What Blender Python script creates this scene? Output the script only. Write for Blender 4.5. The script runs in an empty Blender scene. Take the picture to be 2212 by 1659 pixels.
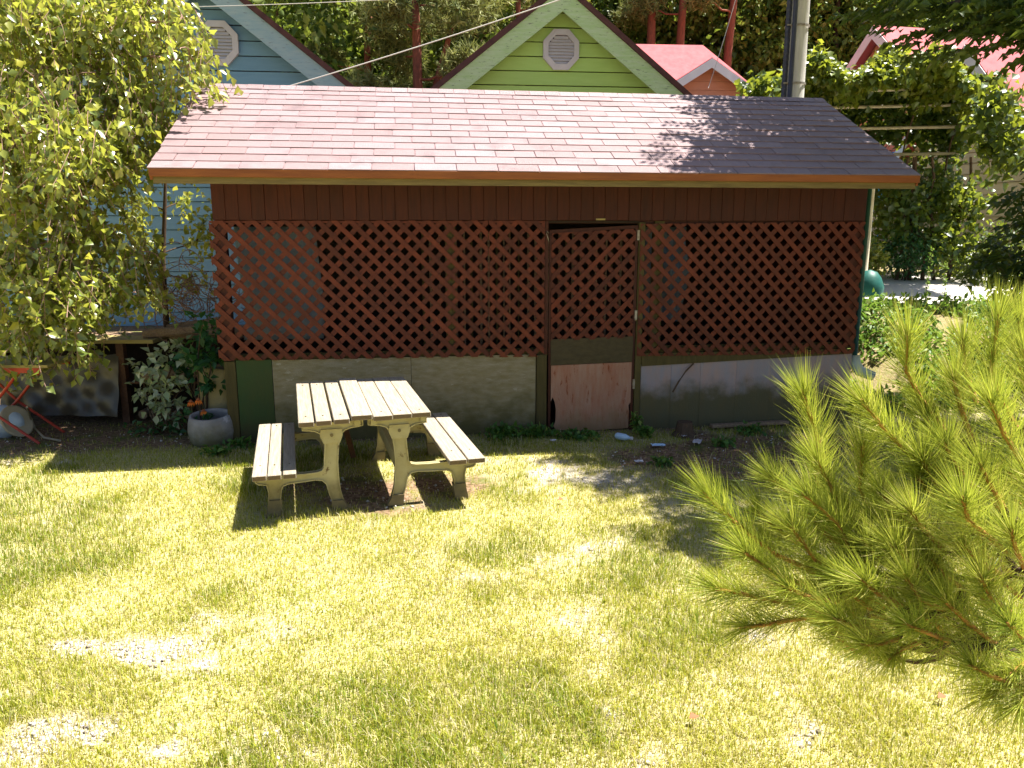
import bpy, math, random
import numpy as np
from mathutils import Vector, Matrix
random.seed(7); rng = np.random.default_rng(11)
R = math.radians
scene = bpy.context.scene
COL = scene.collection

# ------------------------------------------------------------------ camera, sky, sun, exposure
CAM_H, PITCH, F = 1.88, R(11.4), 1661.0 / 2212.0          # focal length in picture widths
cam = bpy.data.cameras.new('camera'); camo = bpy.data.objects.new('camera', cam); COL.objects.link(camo)
cam.sensor_width = 36; cam.lens = 36 * F; cam.clip_end = 1500; cam.clip_start = 0.05
camo.location = (0, 0, CAM_H); camo.rotation_euler = (math.pi / 2 - PITCH, 0, 0)
scene.camera = camo
SUN = Vector((0.40, 0.115, 1.0)).normalized()
w = bpy.data.worlds.new('World'); scene.world = w; w.use_nodes = True
nt = w.node_tree; sky = nt.nodes.new('ShaderNodeTexSky'); sky.sky_type = 'NISHITA'; sky.sun_disc = False
sky.sun_elevation = math.asin(SUN.z); sky.sun_rotation = math.atan2(SUN.x, SUN.y)
sky.air_density = 1.0; sky.dust_density = 1.2; sky.ozone_density = 1.5
nt.links.new(sky.outputs[0], nt.nodes['Background'].inputs[0]); nt.nodes['Background'].inputs[1].default_value = 0.05
sl = bpy.data.lights.new('sun', 'SUN'); sl.energy = 5.0; sl.angle = R(0.53); sl.color = (1.0, 0.95, 0.86)
so = bpy.data.objects.new('sun', sl); COL.objects.link(so); so.rotation_euler = SUN.to_track_quat('Z', 'Y').to_euler()
so.location = SUN * 50
vs = scene.view_settings; vs.view_transform = 'Standard'; vs.look = 'None'; vs.exposure = 1.85; vs.gamma = 1.0
vs.use_curve_mapping = False
scene.render.engine = 'CYCLES'
cy = scene.cycles; cy.max_bounces = 8; cy.diffuse_bounces = 3; cy.glossy_bounces = 2; cy.transmission_bounces = 4
cy.transparent_max_bounces = 8; cy.use_denoising = True; cy.caustics_reflective = False; cy.caustics_refractive = False

# ------------------------------------------------------------------ picture -> place helpers (2212 px wide measurements)
def ray(px, py):
    x = (px - 1106) / 1661.0; u = -(py - 829.5) / 1661.0
    return np.array([x, math.cos(PITCH) + u * math.sin(PITCH), -math.sin(PITCH) + u * math.cos(PITCH)])
def at_z(px, py, z=0.0):
    d = ray(px, py); t = (z - CAM_H) / d[2]; return Vector((d[0] * t, d[1] * t, z))
def at_y(px, py, y):
    d = ray(px, py); t = y / d[1]; return Vector((d[0] * t, y, CAM_H + d[2] * t))

# ------------------------------------------------------------------ materials
def nodes(name):
    m = bpy.data.materials.new(name); m.use_nodes = True; n = m.node_tree; b = n.nodes['Principled BSDF']
    return m, n, b, n.nodes.new, n.links.new
def mixc(n, fac, a, b, mode='MIX'):
    x = n.nodes.new('ShaderNodeMix'); x.data_type = 'RGBA'; x.blend_type = mode
    for sock, v in ((x.inputs[0], fac), (x.inputs[6], a), (x.inputs[7], b)):
        if isinstance(v, (int, float)): sock.default_value = v
        elif isinstance(v, (tuple, list)): sock.default_value = (*v, 1) if len(v) == 3 else v
        else: n.links.new(v, sock)
    return x.outputs[2]
def math1(n, op, a, b=None):
    x = n.nodes.new('ShaderNodeMath'); x.operation = op
    for i, v in enumerate((a, b)):
        if v is None: continue
        if isinstance(v, (int, float)): x.inputs[i].default_value = v
        else: n.links.new(v, x.inputs[i])
    return x.outputs[0]
def ramp(n, fac, stops):
    x = n.nodes.new('ShaderNodeValToRGB'); e = x.color_ramp.elements
    while len(e) < len(stops): e.new(0.5)
    for k, (p, c) in enumerate(stops):
        e[k].position = p; e[k].color = (c, c, c, 1) if isinstance(c, (int, float)) else (*c, 1)
    n.links.new(fac, x.inputs[0]); return x.outputs[0]
def noise(n, vec, scale, detail=4, rough=0.6):
    x = n.nodes.new('ShaderNodeTexNoise'); x.inputs['Scale'].default_value = scale
    x.inputs['Detail'].default_value = detail; x.inputs['Roughness'].default_value = rough
    if vec is not None: n.links.new(vec, x.inputs['Vector'])
    return x.outputs['Fac']
def coords(n, stretch=(1, 1, 1), rnd=True):
    tc = n.nodes.new('ShaderNodeTexCoord'); mp = n.nodes.new('ShaderNodeMapping'); mp.inputs['Scale'].default_value = stretch
    n.links.new(tc.outputs['Object'], mp.inputs['Vector'])
    oi = n.nodes.new('ShaderNodeObjectInfo')
    if rnd:
        v = n.nodes.new('ShaderNodeVectorMath'); v.operation = 'ADD'
        s = math1(n, 'MULTIPLY', oi.outputs['Random'], 37.0)
        cx = n.nodes.new('ShaderNodeCombineXYZ')
        for i in range(3): n.links.new(s, cx.inputs[i])
        n.links.new(mp.outputs[0], v.inputs[0]); n.links.new(cx.outputs[0], v.inputs[1]); return v.outputs[0], oi.outputs['Random'], tc
    return mp.outputs[0], oi.outputs['Random'], tc
def surf(name, c1, c2, scale=8, stretch=(1, 1, 1), rough=0.7, bump=0.2, bscale=40, rnd=0.0, rcols=None, wear=None, spec=0.3, metal=0.0, moss=None, endgrain=None, stain=None):
    """a base pair of colours mixed by noise, a per-piece tint, optional wear patches (colour, threshold, scale) and moss (colour, height)"""
    m, n, b, N, L = nodes(name)
    vec, rand, tc = coords(n, stretch)
    col = mixc(n, ramp(n, noise(n, vec, scale), [(0.3, 0.0), (0.7, 1.0)]), c1, c2)
    if rcols: col = mixc(n, 0.75, col, ramp(n, rand, rcols))
    if rnd:
        hv = N('ShaderNodeHueSaturation'); L(col, hv.inputs['Color'])
        mr = N('ShaderNodeMapRange'); L(rand, mr.inputs[0]); mr.inputs[3].default_value = 1 - rnd; mr.inputs[4].default_value = 1 + rnd
        L(mr.outputs[0], hv.inputs['Value']); col = hv.outputs[0]
    if wear:
        wc, th, ws = wear
        wf = ramp(n, noise(n, vec, ws, 8, 0.7), [(th, 0.0), (th + 0.07, 1.0)])
        col = mixc(n, wf, col, wc)
    if moss:
        mc, h0, h1 = moss
        sp = N('ShaderNodeSeparateXYZ'); L(tc.outputs['Object'], sp.inputs[0])
        z = math1(n, 'ADD', sp.outputs[2], math1(n, 'MULTIPLY', math1(n, 'SUBTRACT', noise(n, tc.outputs['Object'], 5, 6), 0.5), (h1 - h0) * 1.6))
        mr = N('ShaderNodeMapRange'); L(z, mr.inputs[0]); mr.inputs[1].default_value = h0; mr.inputs[2].default_value = h1
        mr.inputs[3].default_value = 0.9; mr.inputs[4].default_value = 0.0; mr.interpolation_type = 'SMOOTHSTEP'
        col = mixc(n, mr.outputs[0], col, mc)
    if stain:
        ge = N('ShaderNodeNewGeometry'); mp = N('ShaderNodeMapping'); mp.inputs['Scale'].default_value = stain[1]; L(ge.outputs['Position'], mp.inputs['Vector'])
        col = mixc(n, math1(n, 'MULTIPLY', ramp(n, noise(n, mp.outputs[0], 1.6, 7, .65), [(0.52, 0.0), (0.72, 1.0)]), 0.6), col, stain[0])
    if endgrain:
        sp = N('ShaderNodeSeparateXYZ'); L(tc.outputs['Normal'], sp.inputs[0]); col = mixc(n, ramp(n, math1(n, 'ABSOLUTE', sp.outputs[1]), [(0.75, 0.0), (0.9, 1.0)]), col, endgrain)
    L(col, b.inputs['Base Color']); b.inputs['Roughness'].default_value = rough; b.inputs['Metallic'].default_value = metal
    b.inputs['Specular IOR Level'].default_value = spec
    if bump:
        bp = N('ShaderNodeBump'); bp.inputs['Strength'].default_value = bump; bp.inputs['Distance'].default_value = 0.01
        L(noise(n, vec, bscale, 5), bp.inputs['Height']); L(bp.outputs[0], b.inputs['Normal'])
    return m
def leafmat(name, stops, trans=0.4, tcol=(0.5, 0.6, 0.08), rough=0.45, spec=0.4):
    m, n, b, N, L = nodes(name)
    at = N('ShaderNodeAttribute'); at.attribute_name = 'rnd'
    col = ramp(n, at.outputs['Fac'], stops)
    L(col, b.inputs['Base Color']); b.inputs['Roughness'].default_value = rough; b.inputs['Specular IOR Level'].default_value = spec
    t = N('ShaderNodeBsdfTranslucent'); L(mixc(n, 0.55, col, tcol), t.inputs[0])
    mx = N('ShaderNodeMixShader'); mx.inputs[0].default_value = trans
    L(b.outputs[0], mx.inputs[1]); L(t.outputs[0], mx.inputs[2]); L(mx.outputs[0], n.nodes['Material Output'].inputs[0])
    return m

M = {}
M['shingle'] = surf('asphalt_shingle', (0.20, 0.125, 0.13), (0.26, 0.18, 0.185), 260, rough=0.5, bump=0.5, bscale=300, rnd=0.05, spec=0.5,
    rcols=[(0.0, (0.218, 0.130, 0.130)), (0.35, (0.228, 0.143, 0.146)), (0.8, (0.236, 0.156, 0.162)), (1.0, (0.243, 0.168, 0.178))], stain=((0.10, 0.065, 0.07), (2.6, 2.6, 0.55)))
M['fascia'] = surf('orange_fascia', (0.27, 0.085, 0.018), (0.18, 0.050, 0.012), 3, (1, 1, 12), 0.6, 0.15, rnd=0.08)
M['drip'] = surf('olive_timber', (0.20, 0.145, 0.05), (0.12, 0.085, 0.03), 4, (1, 1, 14), 0.75, 0.2)
M['redwood'] = surf('stained_board', (0.062, 0.010, 0.002), (0.034, 0.005, 0.001), 5, (10, 10, 0.8), 0.6, 0.2, rnd=0.13)
M['lattice'] = surf('red_lattice', (0.122, 0.022, 0.007), (0.068, 0.012, 0.004), 6, (1, 1, 1), 0.6, 0.25, rnd=0.25, wear=((0.15, 0.055, 0.035), 0.67, 11))
M['olive'] = surf('mossy_post', (0.085, 0.064, 0.020), (0.055, 0.044, 0.013), 4, (8, 8, 1), 0.8, 0.3, rnd=0.1)
M['greenboard'] = surf('faded_green_board', (0.030, 0.062, 0.018), (0.052, 0.055, 0.016), 3, (1, 1, 0.4), 0.8, 0.2, moss=((0.05, 0.038, 0.014), 0.0, 0.25))
M['ply'] = surf('grey_weathered_plywood', (0.185, 0.148, 0.072), (0.26, 0.225, 0.155), 9, (1, 1, 3), 0.85, 0.5, bscale=60, moss=((0.080, 0.070, 0.020), 0.0, 0.5), wear=((0.32, 0.29, 0.23), 0.60, 10))
M['doorply'] = surf('peeling_door_plywood', (0.30, 0.125, 0.075), (0.34, 0.21, 0.155), 4, (5, 5, 1), 0.8, 0.5, bscale=50, moss=((0.22, 0.13, 0.06), -0.05, 0.3), wear=((0.21, 0.055, 0.02), 0.58, 7))
M['bluepanel'] = surf('faded_blue_panel', (0.22, 0.22, 0.26), (0.31, 0.22, 0.21), 3, (3, 3, 1), 0.7, 0.3, rnd=0.1, moss=((0.062, 0.055, 0.013), 0.26, 0.52))
M['cloth'] = surf('olive_cloth', (0.075, 0.058, 0.028), (0.05, 0.038, 0.018), 12, (1, 1, 2), 0.85, 0.4, bscale=20)
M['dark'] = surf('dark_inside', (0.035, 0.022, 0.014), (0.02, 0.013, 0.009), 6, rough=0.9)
M['metal'] = surf('dull_metal', (0.35, 0.33, 0.30), (0.2, 0.15, 0.1), 30, rough=0.5, metal=0.6)
M['tabletop'] = surf('sunbleached_timber', (0.34, 0.30, 0.235), (0.22, 0.18, 0.13), 5, (16, 0.9, 16), 0.7, 0.5, bscale=20, rnd=0.10, wear=((0.15, 0.11, 0.075), 0.655, 4.5), endgrain=(0.16, 0.105, 0.05))
M['frame'] = surf('cream_cast_frame', (0.46, 0.40, 0.22), (0.36, 0.30, 0.14), 7, rough=0.55, bump=0.2, wear=((0.13, 0.08, 0.03), 0.60, 11), moss=((0.12, 0.09, 0.04), 0.0, 0.25))
M['foot'] = surf('dark_metal_foot', (0.10, 0.085, 0.05), (0.20, 0.15, 0.07), 12, rough=0.6, bump=0.2)
M['stretcher'] = surf('brown_stretcher', (0.10, 0.045, 0.025), (0.06, 0.025, 0.014), 6, (6, 1, 6), 0.7, 0.2)
M['blue'] = surf('blue_siding', (0.125, 0.235, 0.325), (0.145, 0.265, 0.36), 3, (1, 1, 6), 0.6, 0.12, rnd=0.05, wear=((0.05, 0.16, 0.22), 0.66, 1.6))
M['bluetrim'] = surf('weathered_blue_trim', (0.20, 0.31, 0.36), (0.28, 0.36, 0.38), 4, (1, 3, 6), 0.7, 0.2, wear=((0.12, 0.10, 0.11), 0.60, 9))
M['green'] = surf('lime_siding', (0.33, 0.50, 0.125), (0.37, 0.54, 0.15), 3, (1, 1, 6), 0.6, 0.12, rnd=0.04, wear=((0.24, 0.34, 0.05), 0.66, 1.6))
M['greentrim'] = surf('peeling_green_trim', (0.30, 0.45, 0.20), (0.40, 0.50, 0.32), 4, (1, 3, 6), 0.7, 0.3, wear=((0.09, 0.085, 0.08), 0.585, 12))
M['vent'] = surf('pale_vent', (0.50, 0.48, 0.50), (0.42, 0.40, 0.43), 5, rough=0.5, bump=0.05)
M['roofdark'] = surf('dark_brown_roof', (0.085, 0.035, 0.03), (0.05, 0.02, 0.02), 8, rough=0.8)
M['pinkroof'] = surf('pink_roof', (0.36, 0.075, 0.085), (0.42, 0.11, 0.12), 5, rough=0.8, bump=0.3, bscale=60, rnd=0.06, spec=0.15)
M['peach'] = surf('peach_siding', (0.60, 0.24, 0.14), (0.64, 0.28, 0.17), 3, (1, 1, 6), 0.6, 0.1, rnd=0.05)
M['creamwall'] = surf('cream_siding', (0.62, 0.50, 0.33), (0.68, 0.55, 0.38), 3, (1, 1, 6), 0.6, 0.1, rnd=0.05)
M['whitetrim'] = surf('white_trim', (0.66, 0.60, 0.62), (0.74, 0.70, 0.70), 4, rough=0.6, bump=0.1)
M['browndoor'] = surf('brown_shutter', (0.35, 0.14, 0.07), (0.28, 0.10, 0.05), 4, (1, 1, 6), 0.6)
M['concrete'] = surf('pole_concrete', (0.50, 0.49, 0.47), (0.38, 0.36, 0.34), 6, (4, 4, 0.6), 0.8, 0.3, wear=((0.22, 0.17, 0.12), 0.66, 6))
M['black'] = surf('black_rubber', (0.045, 0.05, 0.075), (0.03, 0.03, 0.045), 8, rough=0.5)
M['wire'] = surf('pale_cable', (0.55, 0.53, 0.48), (0.5, 0.48, 0.44), 8, rough=0.5)
M['bark'] = surf('brown_bark', (0.10, 0.062, 0.038), (0.055, 0.033, 0.02), 12, (3, 3, 0.6), 0.9, 0.7, bscale=20)
M['redbark'] = surf('red_pine_bark', (0.32, 0.095, 0.055), (0.16, 0.055, 0.035), 9, (3, 3, 0.8), 0.9, 0.7, bscale=14)
M['birch'] = surf('pale_birch_bark', (0.50, 0.44, 0.36), (0.62, 0.57, 0.50), 8, (1, 1, 6), 0.7, 0.3, wear=((0.12, 0.08, 0.06), 0.66, 10))
M['twig'] = surf('dry_twig', (0.34, 0.21, 0.17), (0.22, 0.13, 0.10), 8, rough=0.9)
M['log'] = surf('weathered_log', (0.30, 0.21, 0.14), (0.19, 0.12, 0.075), 8, (8, 1, 8), 0.9, 0.6, rnd=0.25)
M['plank'] = surf('yellow_plank', (0.40, 0.32, 0.12), (0.28, 0.21, 0.08), 5, (1, 8, 8), 0.75, 0.25)
M['tarp'] = surf('grey_tarp', (0.060, 0.050, 0.038), (0.046, 0.037, 0.026), 1.5, rough=0.32, bump=0.25, bscale=9, spec=0.6)
M['redmetal'] = surf('red_painted_metal', (0.45, 0.055, 0.03), (0.34, 0.04, 0.025), 8, rough=0.45)
M['sack'] = surf('pale_blue_plastic', (0.42, 0.52, 0.64), (0.55, 0.62, 0.70), 5, rough=0.4)
M['innersheet'] = surf('shaded_blue_sheet', (0.13, 0.18, 0.26), (0.22, 0.23, 0.22), 2.5, rough=0.45)  # pale blue plastic, darkened in colour for the shade inside the shed
M['beige'] = surf('beige_plastic', (0.45, 0.38, 0.27), (0.36, 0.30, 0.20), 5, rough=0.6)
M['potgrey'] = surf('grey_stone_pot', (0.30, 0.28, 0.27), (0.20, 0.18, 0.18), 9, rough=0.85, bump=0.6, bscale=25, wear=((0.42, 0.40, 0.40), 0.6, 8), moss=((0.12, 0.11, 0.04), 0.0, 0.25))
M['soil'] = surf('soil', (0.10, 0.065, 0.04), (0.06, 0.04, 0.025), 20, rough=0.95, bump=0.8)
M['yellowsack'] = surf('printed_yellow_sack', (0.38, 0.30, 0.14), (0.30, 0.24, 0.11), 4, rough=0.6, wear=((0.10, 0.08, 0.05), 0.62, 14))
M['teal'] = surf('teal_tarp', (0.010, 0.085, 0.070), (0.015, 0.11, 0.09), 4, rough=0.5, bump=0.4, bscale=12)
M['downpipe'] = surf('dark_green_pipe', (0.015, 0.06, 0.045), (0.02, 0.075, 0.055), 6, rough=0.5)
M['elbow'] = surf('grey_plastic_pipe', (0.35, 0.42, 0.42), (0.28, 0.34, 0.34), 6, rough=0.5)
M['picket'] = surf('weathered_picket', (0.50, 0.43, 0.36), (0.38, 0.31, 0.24), 6, (6, 6, 1), 0.8, 0.2, rnd=0.12)
M['bluepaint'] = surf('bright_blue_awning', (0.02, 0.27, 0.62), (0.03, 0.33, 0.70), 4, rough=0.5)
M['whitewall'] = surf('pale_wall', (0.66, 0.64, 0.66), (0.72, 0.70, 0.72), 3, rough=0.7)
M['bar'] = surf('cream_pergola_pipe', (0.62, 0.55, 0.42), (0.5, 0.42, 0.3), 5, rough=0.6)
M['gravel'] = surf('pale_path', (0.62, 0.58, 0.53), (0.50, 0.46, 0.41), 60, rough=0.9, bump=0.6, bscale=80)
M['petal'] = surf('orange_petal', (0.80, 0.22, 0.02), (0.70, 0.15, 0.02), 5, rough=0.6)
M['bottle'] = surf('blue_plastic_litter', (0.35, 0.50, 0.68), (0.48, 0.60, 0.72), 8, rough=0.25)
M['paper'] = surf('pale_litter', (0.55, 0.52, 0.55), (0.42, 0.38, 0.40), 9, rough=0.7)
M['stone'] = surf('grey_stone', (0.30, 0.26, 0.22), (0.20, 0.17, 0.13), 9, rough=0.9, bump=0.6)
M['deadleaf'] = surf('dead_leaf', (0.34, 0.10, 0.03), (0.24, 0.07, 0.03), 9, rough=0.7)
M['candle'] = surf('pine_shoot', (0.46, 0.25, 0.06), (0.36, 0.16, 0.045), 30, rough=0.7, bump=0.5, bscale=120)
M['L_grass'] = leafmat('grass_blade', [(0.0, (0.055, 0.120, 0.010)), (0.3, (0.17, 0.225, 0.018)), (0.55, (0.335, 0.345, 0.035)), (0.8, (0.46, 0.415, 0.11)), (1.0, (0.56, 0.49, 0.34))], 0.38, (0.60, 0.56, 0.05), 0.55, 0.25)
M['L_stone'] = leafmat('pale_pebble', [(0.0, (0.16, 0.13, 0.10)), (0.5, (0.40, 0.37, 0.33)), (1.0, (0.60, 0.57, 0.54))], 0.0, (0.4, 0.4, 0.4), 0.85, 0.2)
M['L_needle'] = leafmat('pine_needle', [(0.0, (0.10, 0.17, 0.018)), (0.45, (0.28, 0.335, 0.036)), (0.8, (0.45, 0.455, 0.09)), (1.0, (0.56, 0.48, 0.20))], 0.32, (0.58, 0.62, 0.07), 0.5, 0.35)
M['L_birch'] = leafmat('birch_leaf', [(0.0, (0.055, 0.105, 0.016)), (0.5, (0.18, 0.225, 0.036)), (0.85, (0.31, 0.31, 0.05)), (1.0, (0.44, 0.36, 0.04))], 0.42, (0.64, 0.66, 0.08), 0.28, 1.0)
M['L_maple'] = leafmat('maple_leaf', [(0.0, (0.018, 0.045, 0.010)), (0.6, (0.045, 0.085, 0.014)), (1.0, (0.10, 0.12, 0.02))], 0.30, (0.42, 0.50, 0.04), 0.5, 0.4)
M['L_forest'] = leafmat('forest_leaf', [(0.0, (0.032, 0.075, 0.018)), (0.5, (0.13, 0.185, 0.032)), (1.0, (0.32, 0.31, 0.07))], 0.3, (0.40, 0.50, 0.05), 0.5, 0.3)
M['L_farpine'] = leafmat('far_pine_needle', [(0.0, (0.07, 0.10, 0.03)), (0.5, (0.21, 0.225, 0.075)), (1.0, (0.36, 0.33, 0.13))], 0.2, (0.4, 0.45, 0.1), 0.6, 0.2)
M['L_ivy'] = leafmat('ivy_leaf', [(0.0, (0.025, 0.065, 0.012)), (0.5, (0.10, 0.155, 0.022)), (1.0, (0.24, 0.23, 0.035))], 0.35, (0.55, 0.6, 0.04), 0.38, 0.6)
M['L_sunlit'] = leafmat('sunlit_shrub_leaf', [(0.0, (0.05, 0.10, 0.03)), (0.5, (0.28, 0.34, 0.16)), (1.0, (0.62, 0.62, 0.48))], 0.25, (0.5, 0.55, 0.2), 0.4, 0.6)  # pale end of the ramp paints sunlight onto the leaves
M['L_dark'] = leafmat('dark_shrub_leaf', [(0.0, (0.012, 0.05, 0.016)), (0.6, (0.028, 0.10, 0.030)), (1.0, (0.07, 0.15, 0.03))], 0.3, (0.2, 0.45, 0.05), 0.45, 0.4)
M['L_weed'] = leafmat('weed_leaf', [(0.0, (0.025, 0.085, 0.018)), (0.6, (0.07, 0.16, 0.025)), (1.0, (0.20, 0.24, 0.05))], 0.3, (0.3, 0.5, 0.05), 0.5, 0.3)

# ------------------------------------------------------------------ mesh helpers
INV = {}
def tag(o, label=None, cat=None, group=None, kind=None):
    for k, v in (('label', label), ('category', cat), ('group', group), ('kind', kind)):
        if v: o[k] = v
    return o
def empty(name, loc, rz=0.0, label=None, cat=None, group=None):
    o = bpy.data.objects.new(name, None); COL.objects.link(o); o.location = loc; o.rotation_euler = (0, 0, rz); o.empty_display_size = 0.1
    INV[o.name] = (Matrix.Translation(Vector(loc)) @ Matrix.Rotation(rz, 4, 'Z')).inverted()
    return tag(o, label, cat, group)
def link(o, parent=None, world=False):
    COL.objects.link(o)
    if parent is not None:
        o.parent = parent
        if world:
            p = parent
            while p is not None and p.name not in INV: p = p.parent
            if p is not None and (p is parent): o.matrix_parent_inverse = INV[p.name]
    return o
class MB:
    def __init__(s): s.v = []; s.f = []
    def add(s, vs, fs):
        k = len(s.v); s.v += [tuple(v) for v in vs]; s.f += [tuple(i + k for i in f) for f in fs]; return s
    def box(s, lo, hi, mat=None):
        (a, b, c), (d, e, f) = lo, hi
        vs = [Vector(p) for p in ((a,b,c),(d,b,c),(d,e,c),(a,e,c),(a,b,f),(d,b,f),(d,e,f),(a,e,f))]
        if mat is not None: vs = [mat @ v for v in vs]
        return s.add(vs, [(0,3,2,1),(4,5,6,7),(0,1,5,4),(1,2,6,5),(2,3,7,6),(3,0,4,7)])
    def prism(s, poly, y0, y1, ax='y'):
        """poly in (x,z) extruded along y, counter-clockwise seen from -y"""
        n = len(poly)
        if ax == 'y': vs = [(x, y0, z) for x, z in poly] + [(x, y1, z) for x, z in poly]
        else: vs = [(x, y, y0) for x, y in poly] + [(x, y, y1) for x, y in poly]
        fs = [tuple(range(n)), tuple(range(2 * n - 1, n - 1, -1))]
        fs += [(i, i + n, (i + 1) % n + n, (i + 1) % n) for i in range(n)]
        return s.add(vs, fs)
    def tube(s, pts, rad, k=7, cap=True):
        pts = [Vector(p) for p in pts]; n = len(pts)
        if not isinstance(rad, (list, tuple)): rad = [rad] * n
        ref = Vector((0.3, 0.2, 1)).normalized(); base = len(s.v)
        for i, p in enumerate(pts):
            t = (pts[min(i + 1, n - 1)] - pts[max(i - 1, 0)]).normalized()
            if abs(t.dot(ref)) > 0.95: ref = Vector((1, 0.1, 0)).normalized()
            u = t.cross(ref).normalized(); v = t.cross(u)
            for j in range(k):
                a = 2 * math.pi * j / k; s.v.append(tuple(p + (u * math.cos(a) + v * math.sin(a)) * rad[i]))
        for i in range(n - 1):
            for j in range(k):
                a, b = base + i * k + j, base + i * k + (j + 1) % k; s.f.append((a, b, b + k, a + k))
        if cap: s.f.append(tuple(base + j for j in range(k))); s.f.append(tuple(base + (n - 1) * k + j for j in reversed(range(k))))
        return s
    def lathe(s, prof, k=24, mat=None):
        base = len(s.v); n = len(prof)
        for r, z in prof:
            for j in range(k):
                a = 2 * math.pi * j / k; p = Vector((r * math.cos(a), r * math.sin(a), z)); s.v.append(tuple(mat @ p if mat is not None else p))
        for i in range(n - 1):
            for j in range(k):
                a, b = base + i * k + j, base + i * k + (j + 1) % k; s.f.append((a, b, b + k, a + k))
        return s
    def mesh(s, name, mat, smooth=False):
        me = bpy.data.meshes.new(name); me.from_pydata(s.v, [], s.f); me.materials.append(M[mat] if isinstance(mat, str) else mat)
        if smooth: me.polygons.foreach_set('use_smooth', [True] * len(me.polygons))
        me.update(); return me
    def build(s, name, mat, parent=None, world=False, smooth=False, bevel=0.0):
        o = bpy.data.objects.new(name, s.mesh(name, mat, smooth)); link(o, parent, world)
        if bevel:
            b = o.modifiers.new('bevel', 'BEVEL'); b.width = bevel; b.segments = 1; b.limit_method = 'ANGLE'
        return o
def clone(o, parent=None):
    c = o.copy(); COL.objects.link(c)
    if parent is not None: c.parent = parent
    return c
def np_mesh(name, V, tris, mat, rnd=None, smooth=False):
    me = bpy.data.meshes.new(name); V = np.ascontiguousarray(V, np.float32); T = np.ascontiguousarray(tris, np.int32)
    me.vertices.add(len(V)); me.vertices.foreach_set('co', V.ravel())
    me.loops.add(T.size); me.loops.foreach_set('vertex_index', T.ravel())
    me.polygons.add(len(T)); me.polygons.foreach_set('loop_start', np.arange(0, T.size, T.shape[1], dtype=np.int32))
    if smooth: me.polygons.foreach_set('use_smooth', np.ones(len(T), bool))
    me.update(calc_edges=True)
    if rnd is not None:
        a = me.attributes.new('rnd', 'FLOAT', 'POINT'); a.data.foreach_set('value', np.ascontiguousarray(rnd, np.float32))
    me.materials.append(M[mat]); return me
def np_obj(name, data, mat, parent=None, world=True, smooth=False):
    V, T, r = data
    return link(bpy.data.objects.new(name, np_mesh(name, V, T, mat, r, smooth)), parent, world)
def unit(a): return a / np.maximum(np.linalg.norm(a, axis=-1, keepdims=True), 1e-9)
def leaves(P, axis, nrm, size, aspect=0.6, rnd=None, fold=0.18):
    """P stalk points, axis leaf direction, nrm face normal; each leaf six points, four triangles, folded along its rib"""
    n = len(P); size = np.broadcast_to(size, (n,))[:, None]; axis = unit(axis); side = unit(np.cross(nrm, axis)); up = np.cross(axis, side)
    wd = size * aspect * 0.5
    a = P; t = P + axis * size - up * size * 0.12
    l1 = P + axis * size * 0.40 + side * wd + up * fold * size; r1 = P + axis * size * 0.40 - side * wd + up * fold * size
    c = P + axis * size * 0.45
    V = np.stack([a, l1, t, r1, c], 1).reshape(-1, 3); k = np.arange(n)[:, None] * 5
    T = np.concatenate([k + [0, 4, 1], k + [1, 4, 2], k + [4, 0, 3], k + [2, 4, 3]], 0)
    rr = np.repeat(rnd if rnd is not None else rng.random(n), 5); return V, T, rr
def join_np(parts):
    V = []; T = []; Rr = []; k = 0
    for v, t, r in parts: V.append(v); T.append(t + k); Rr.append(r); k += len(v)
    return np.concatenate(V), np.concatenate(T), np.concatenate(Rr)
def in_ellipsoid(n, c, r, shell=0.5):
    d = unit(rng.normal(size=(n, 3))); q = (shell + (1 - shell) * rng.random((n, 1))) if shell < 1 else 1
    return np.array(c) + d * q * np.array(r)
def vnoise(x, y, s=1.0, seed=0):
    """smooth value noise on arrays, 0..1"""
    x = np.asarray(x) / s + 100.0; y = np.asarray(y) / s + 100.0; xi = np.floor(x).astype(int); yi = np.floor(y).astype(int); fx = x - xi; fy = y - yi
    fx = fx * fx * (3 - 2 * fx); fy = fy * fy * (3 - 2 * fy)
    h = lambda a, b: ((np.sin(a * 127.1 + b * 311.7 + seed * 74.7) * 43758.5453) % 1.0)
    return (h(xi, yi) * (1 - fx) + h(xi + 1, yi) * fx) * (1 - fy) + (h(xi, yi + 1) * (1 - fx) + h(xi + 1, yi + 1) * fx) * fy
def fbm(x, y, s, seed=0): return 0.55 * vnoise(x, y, s, seed) + 0.3 * vnoise(x, y, s / 2.1, seed + 1) + 0.15 * vnoise(x, y, s / 4.3, seed + 2)
def sst(a, b, x): t = np.clip((x - a) / (b - a), 0, 1); return t * t * (3 - 2 * t)

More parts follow.
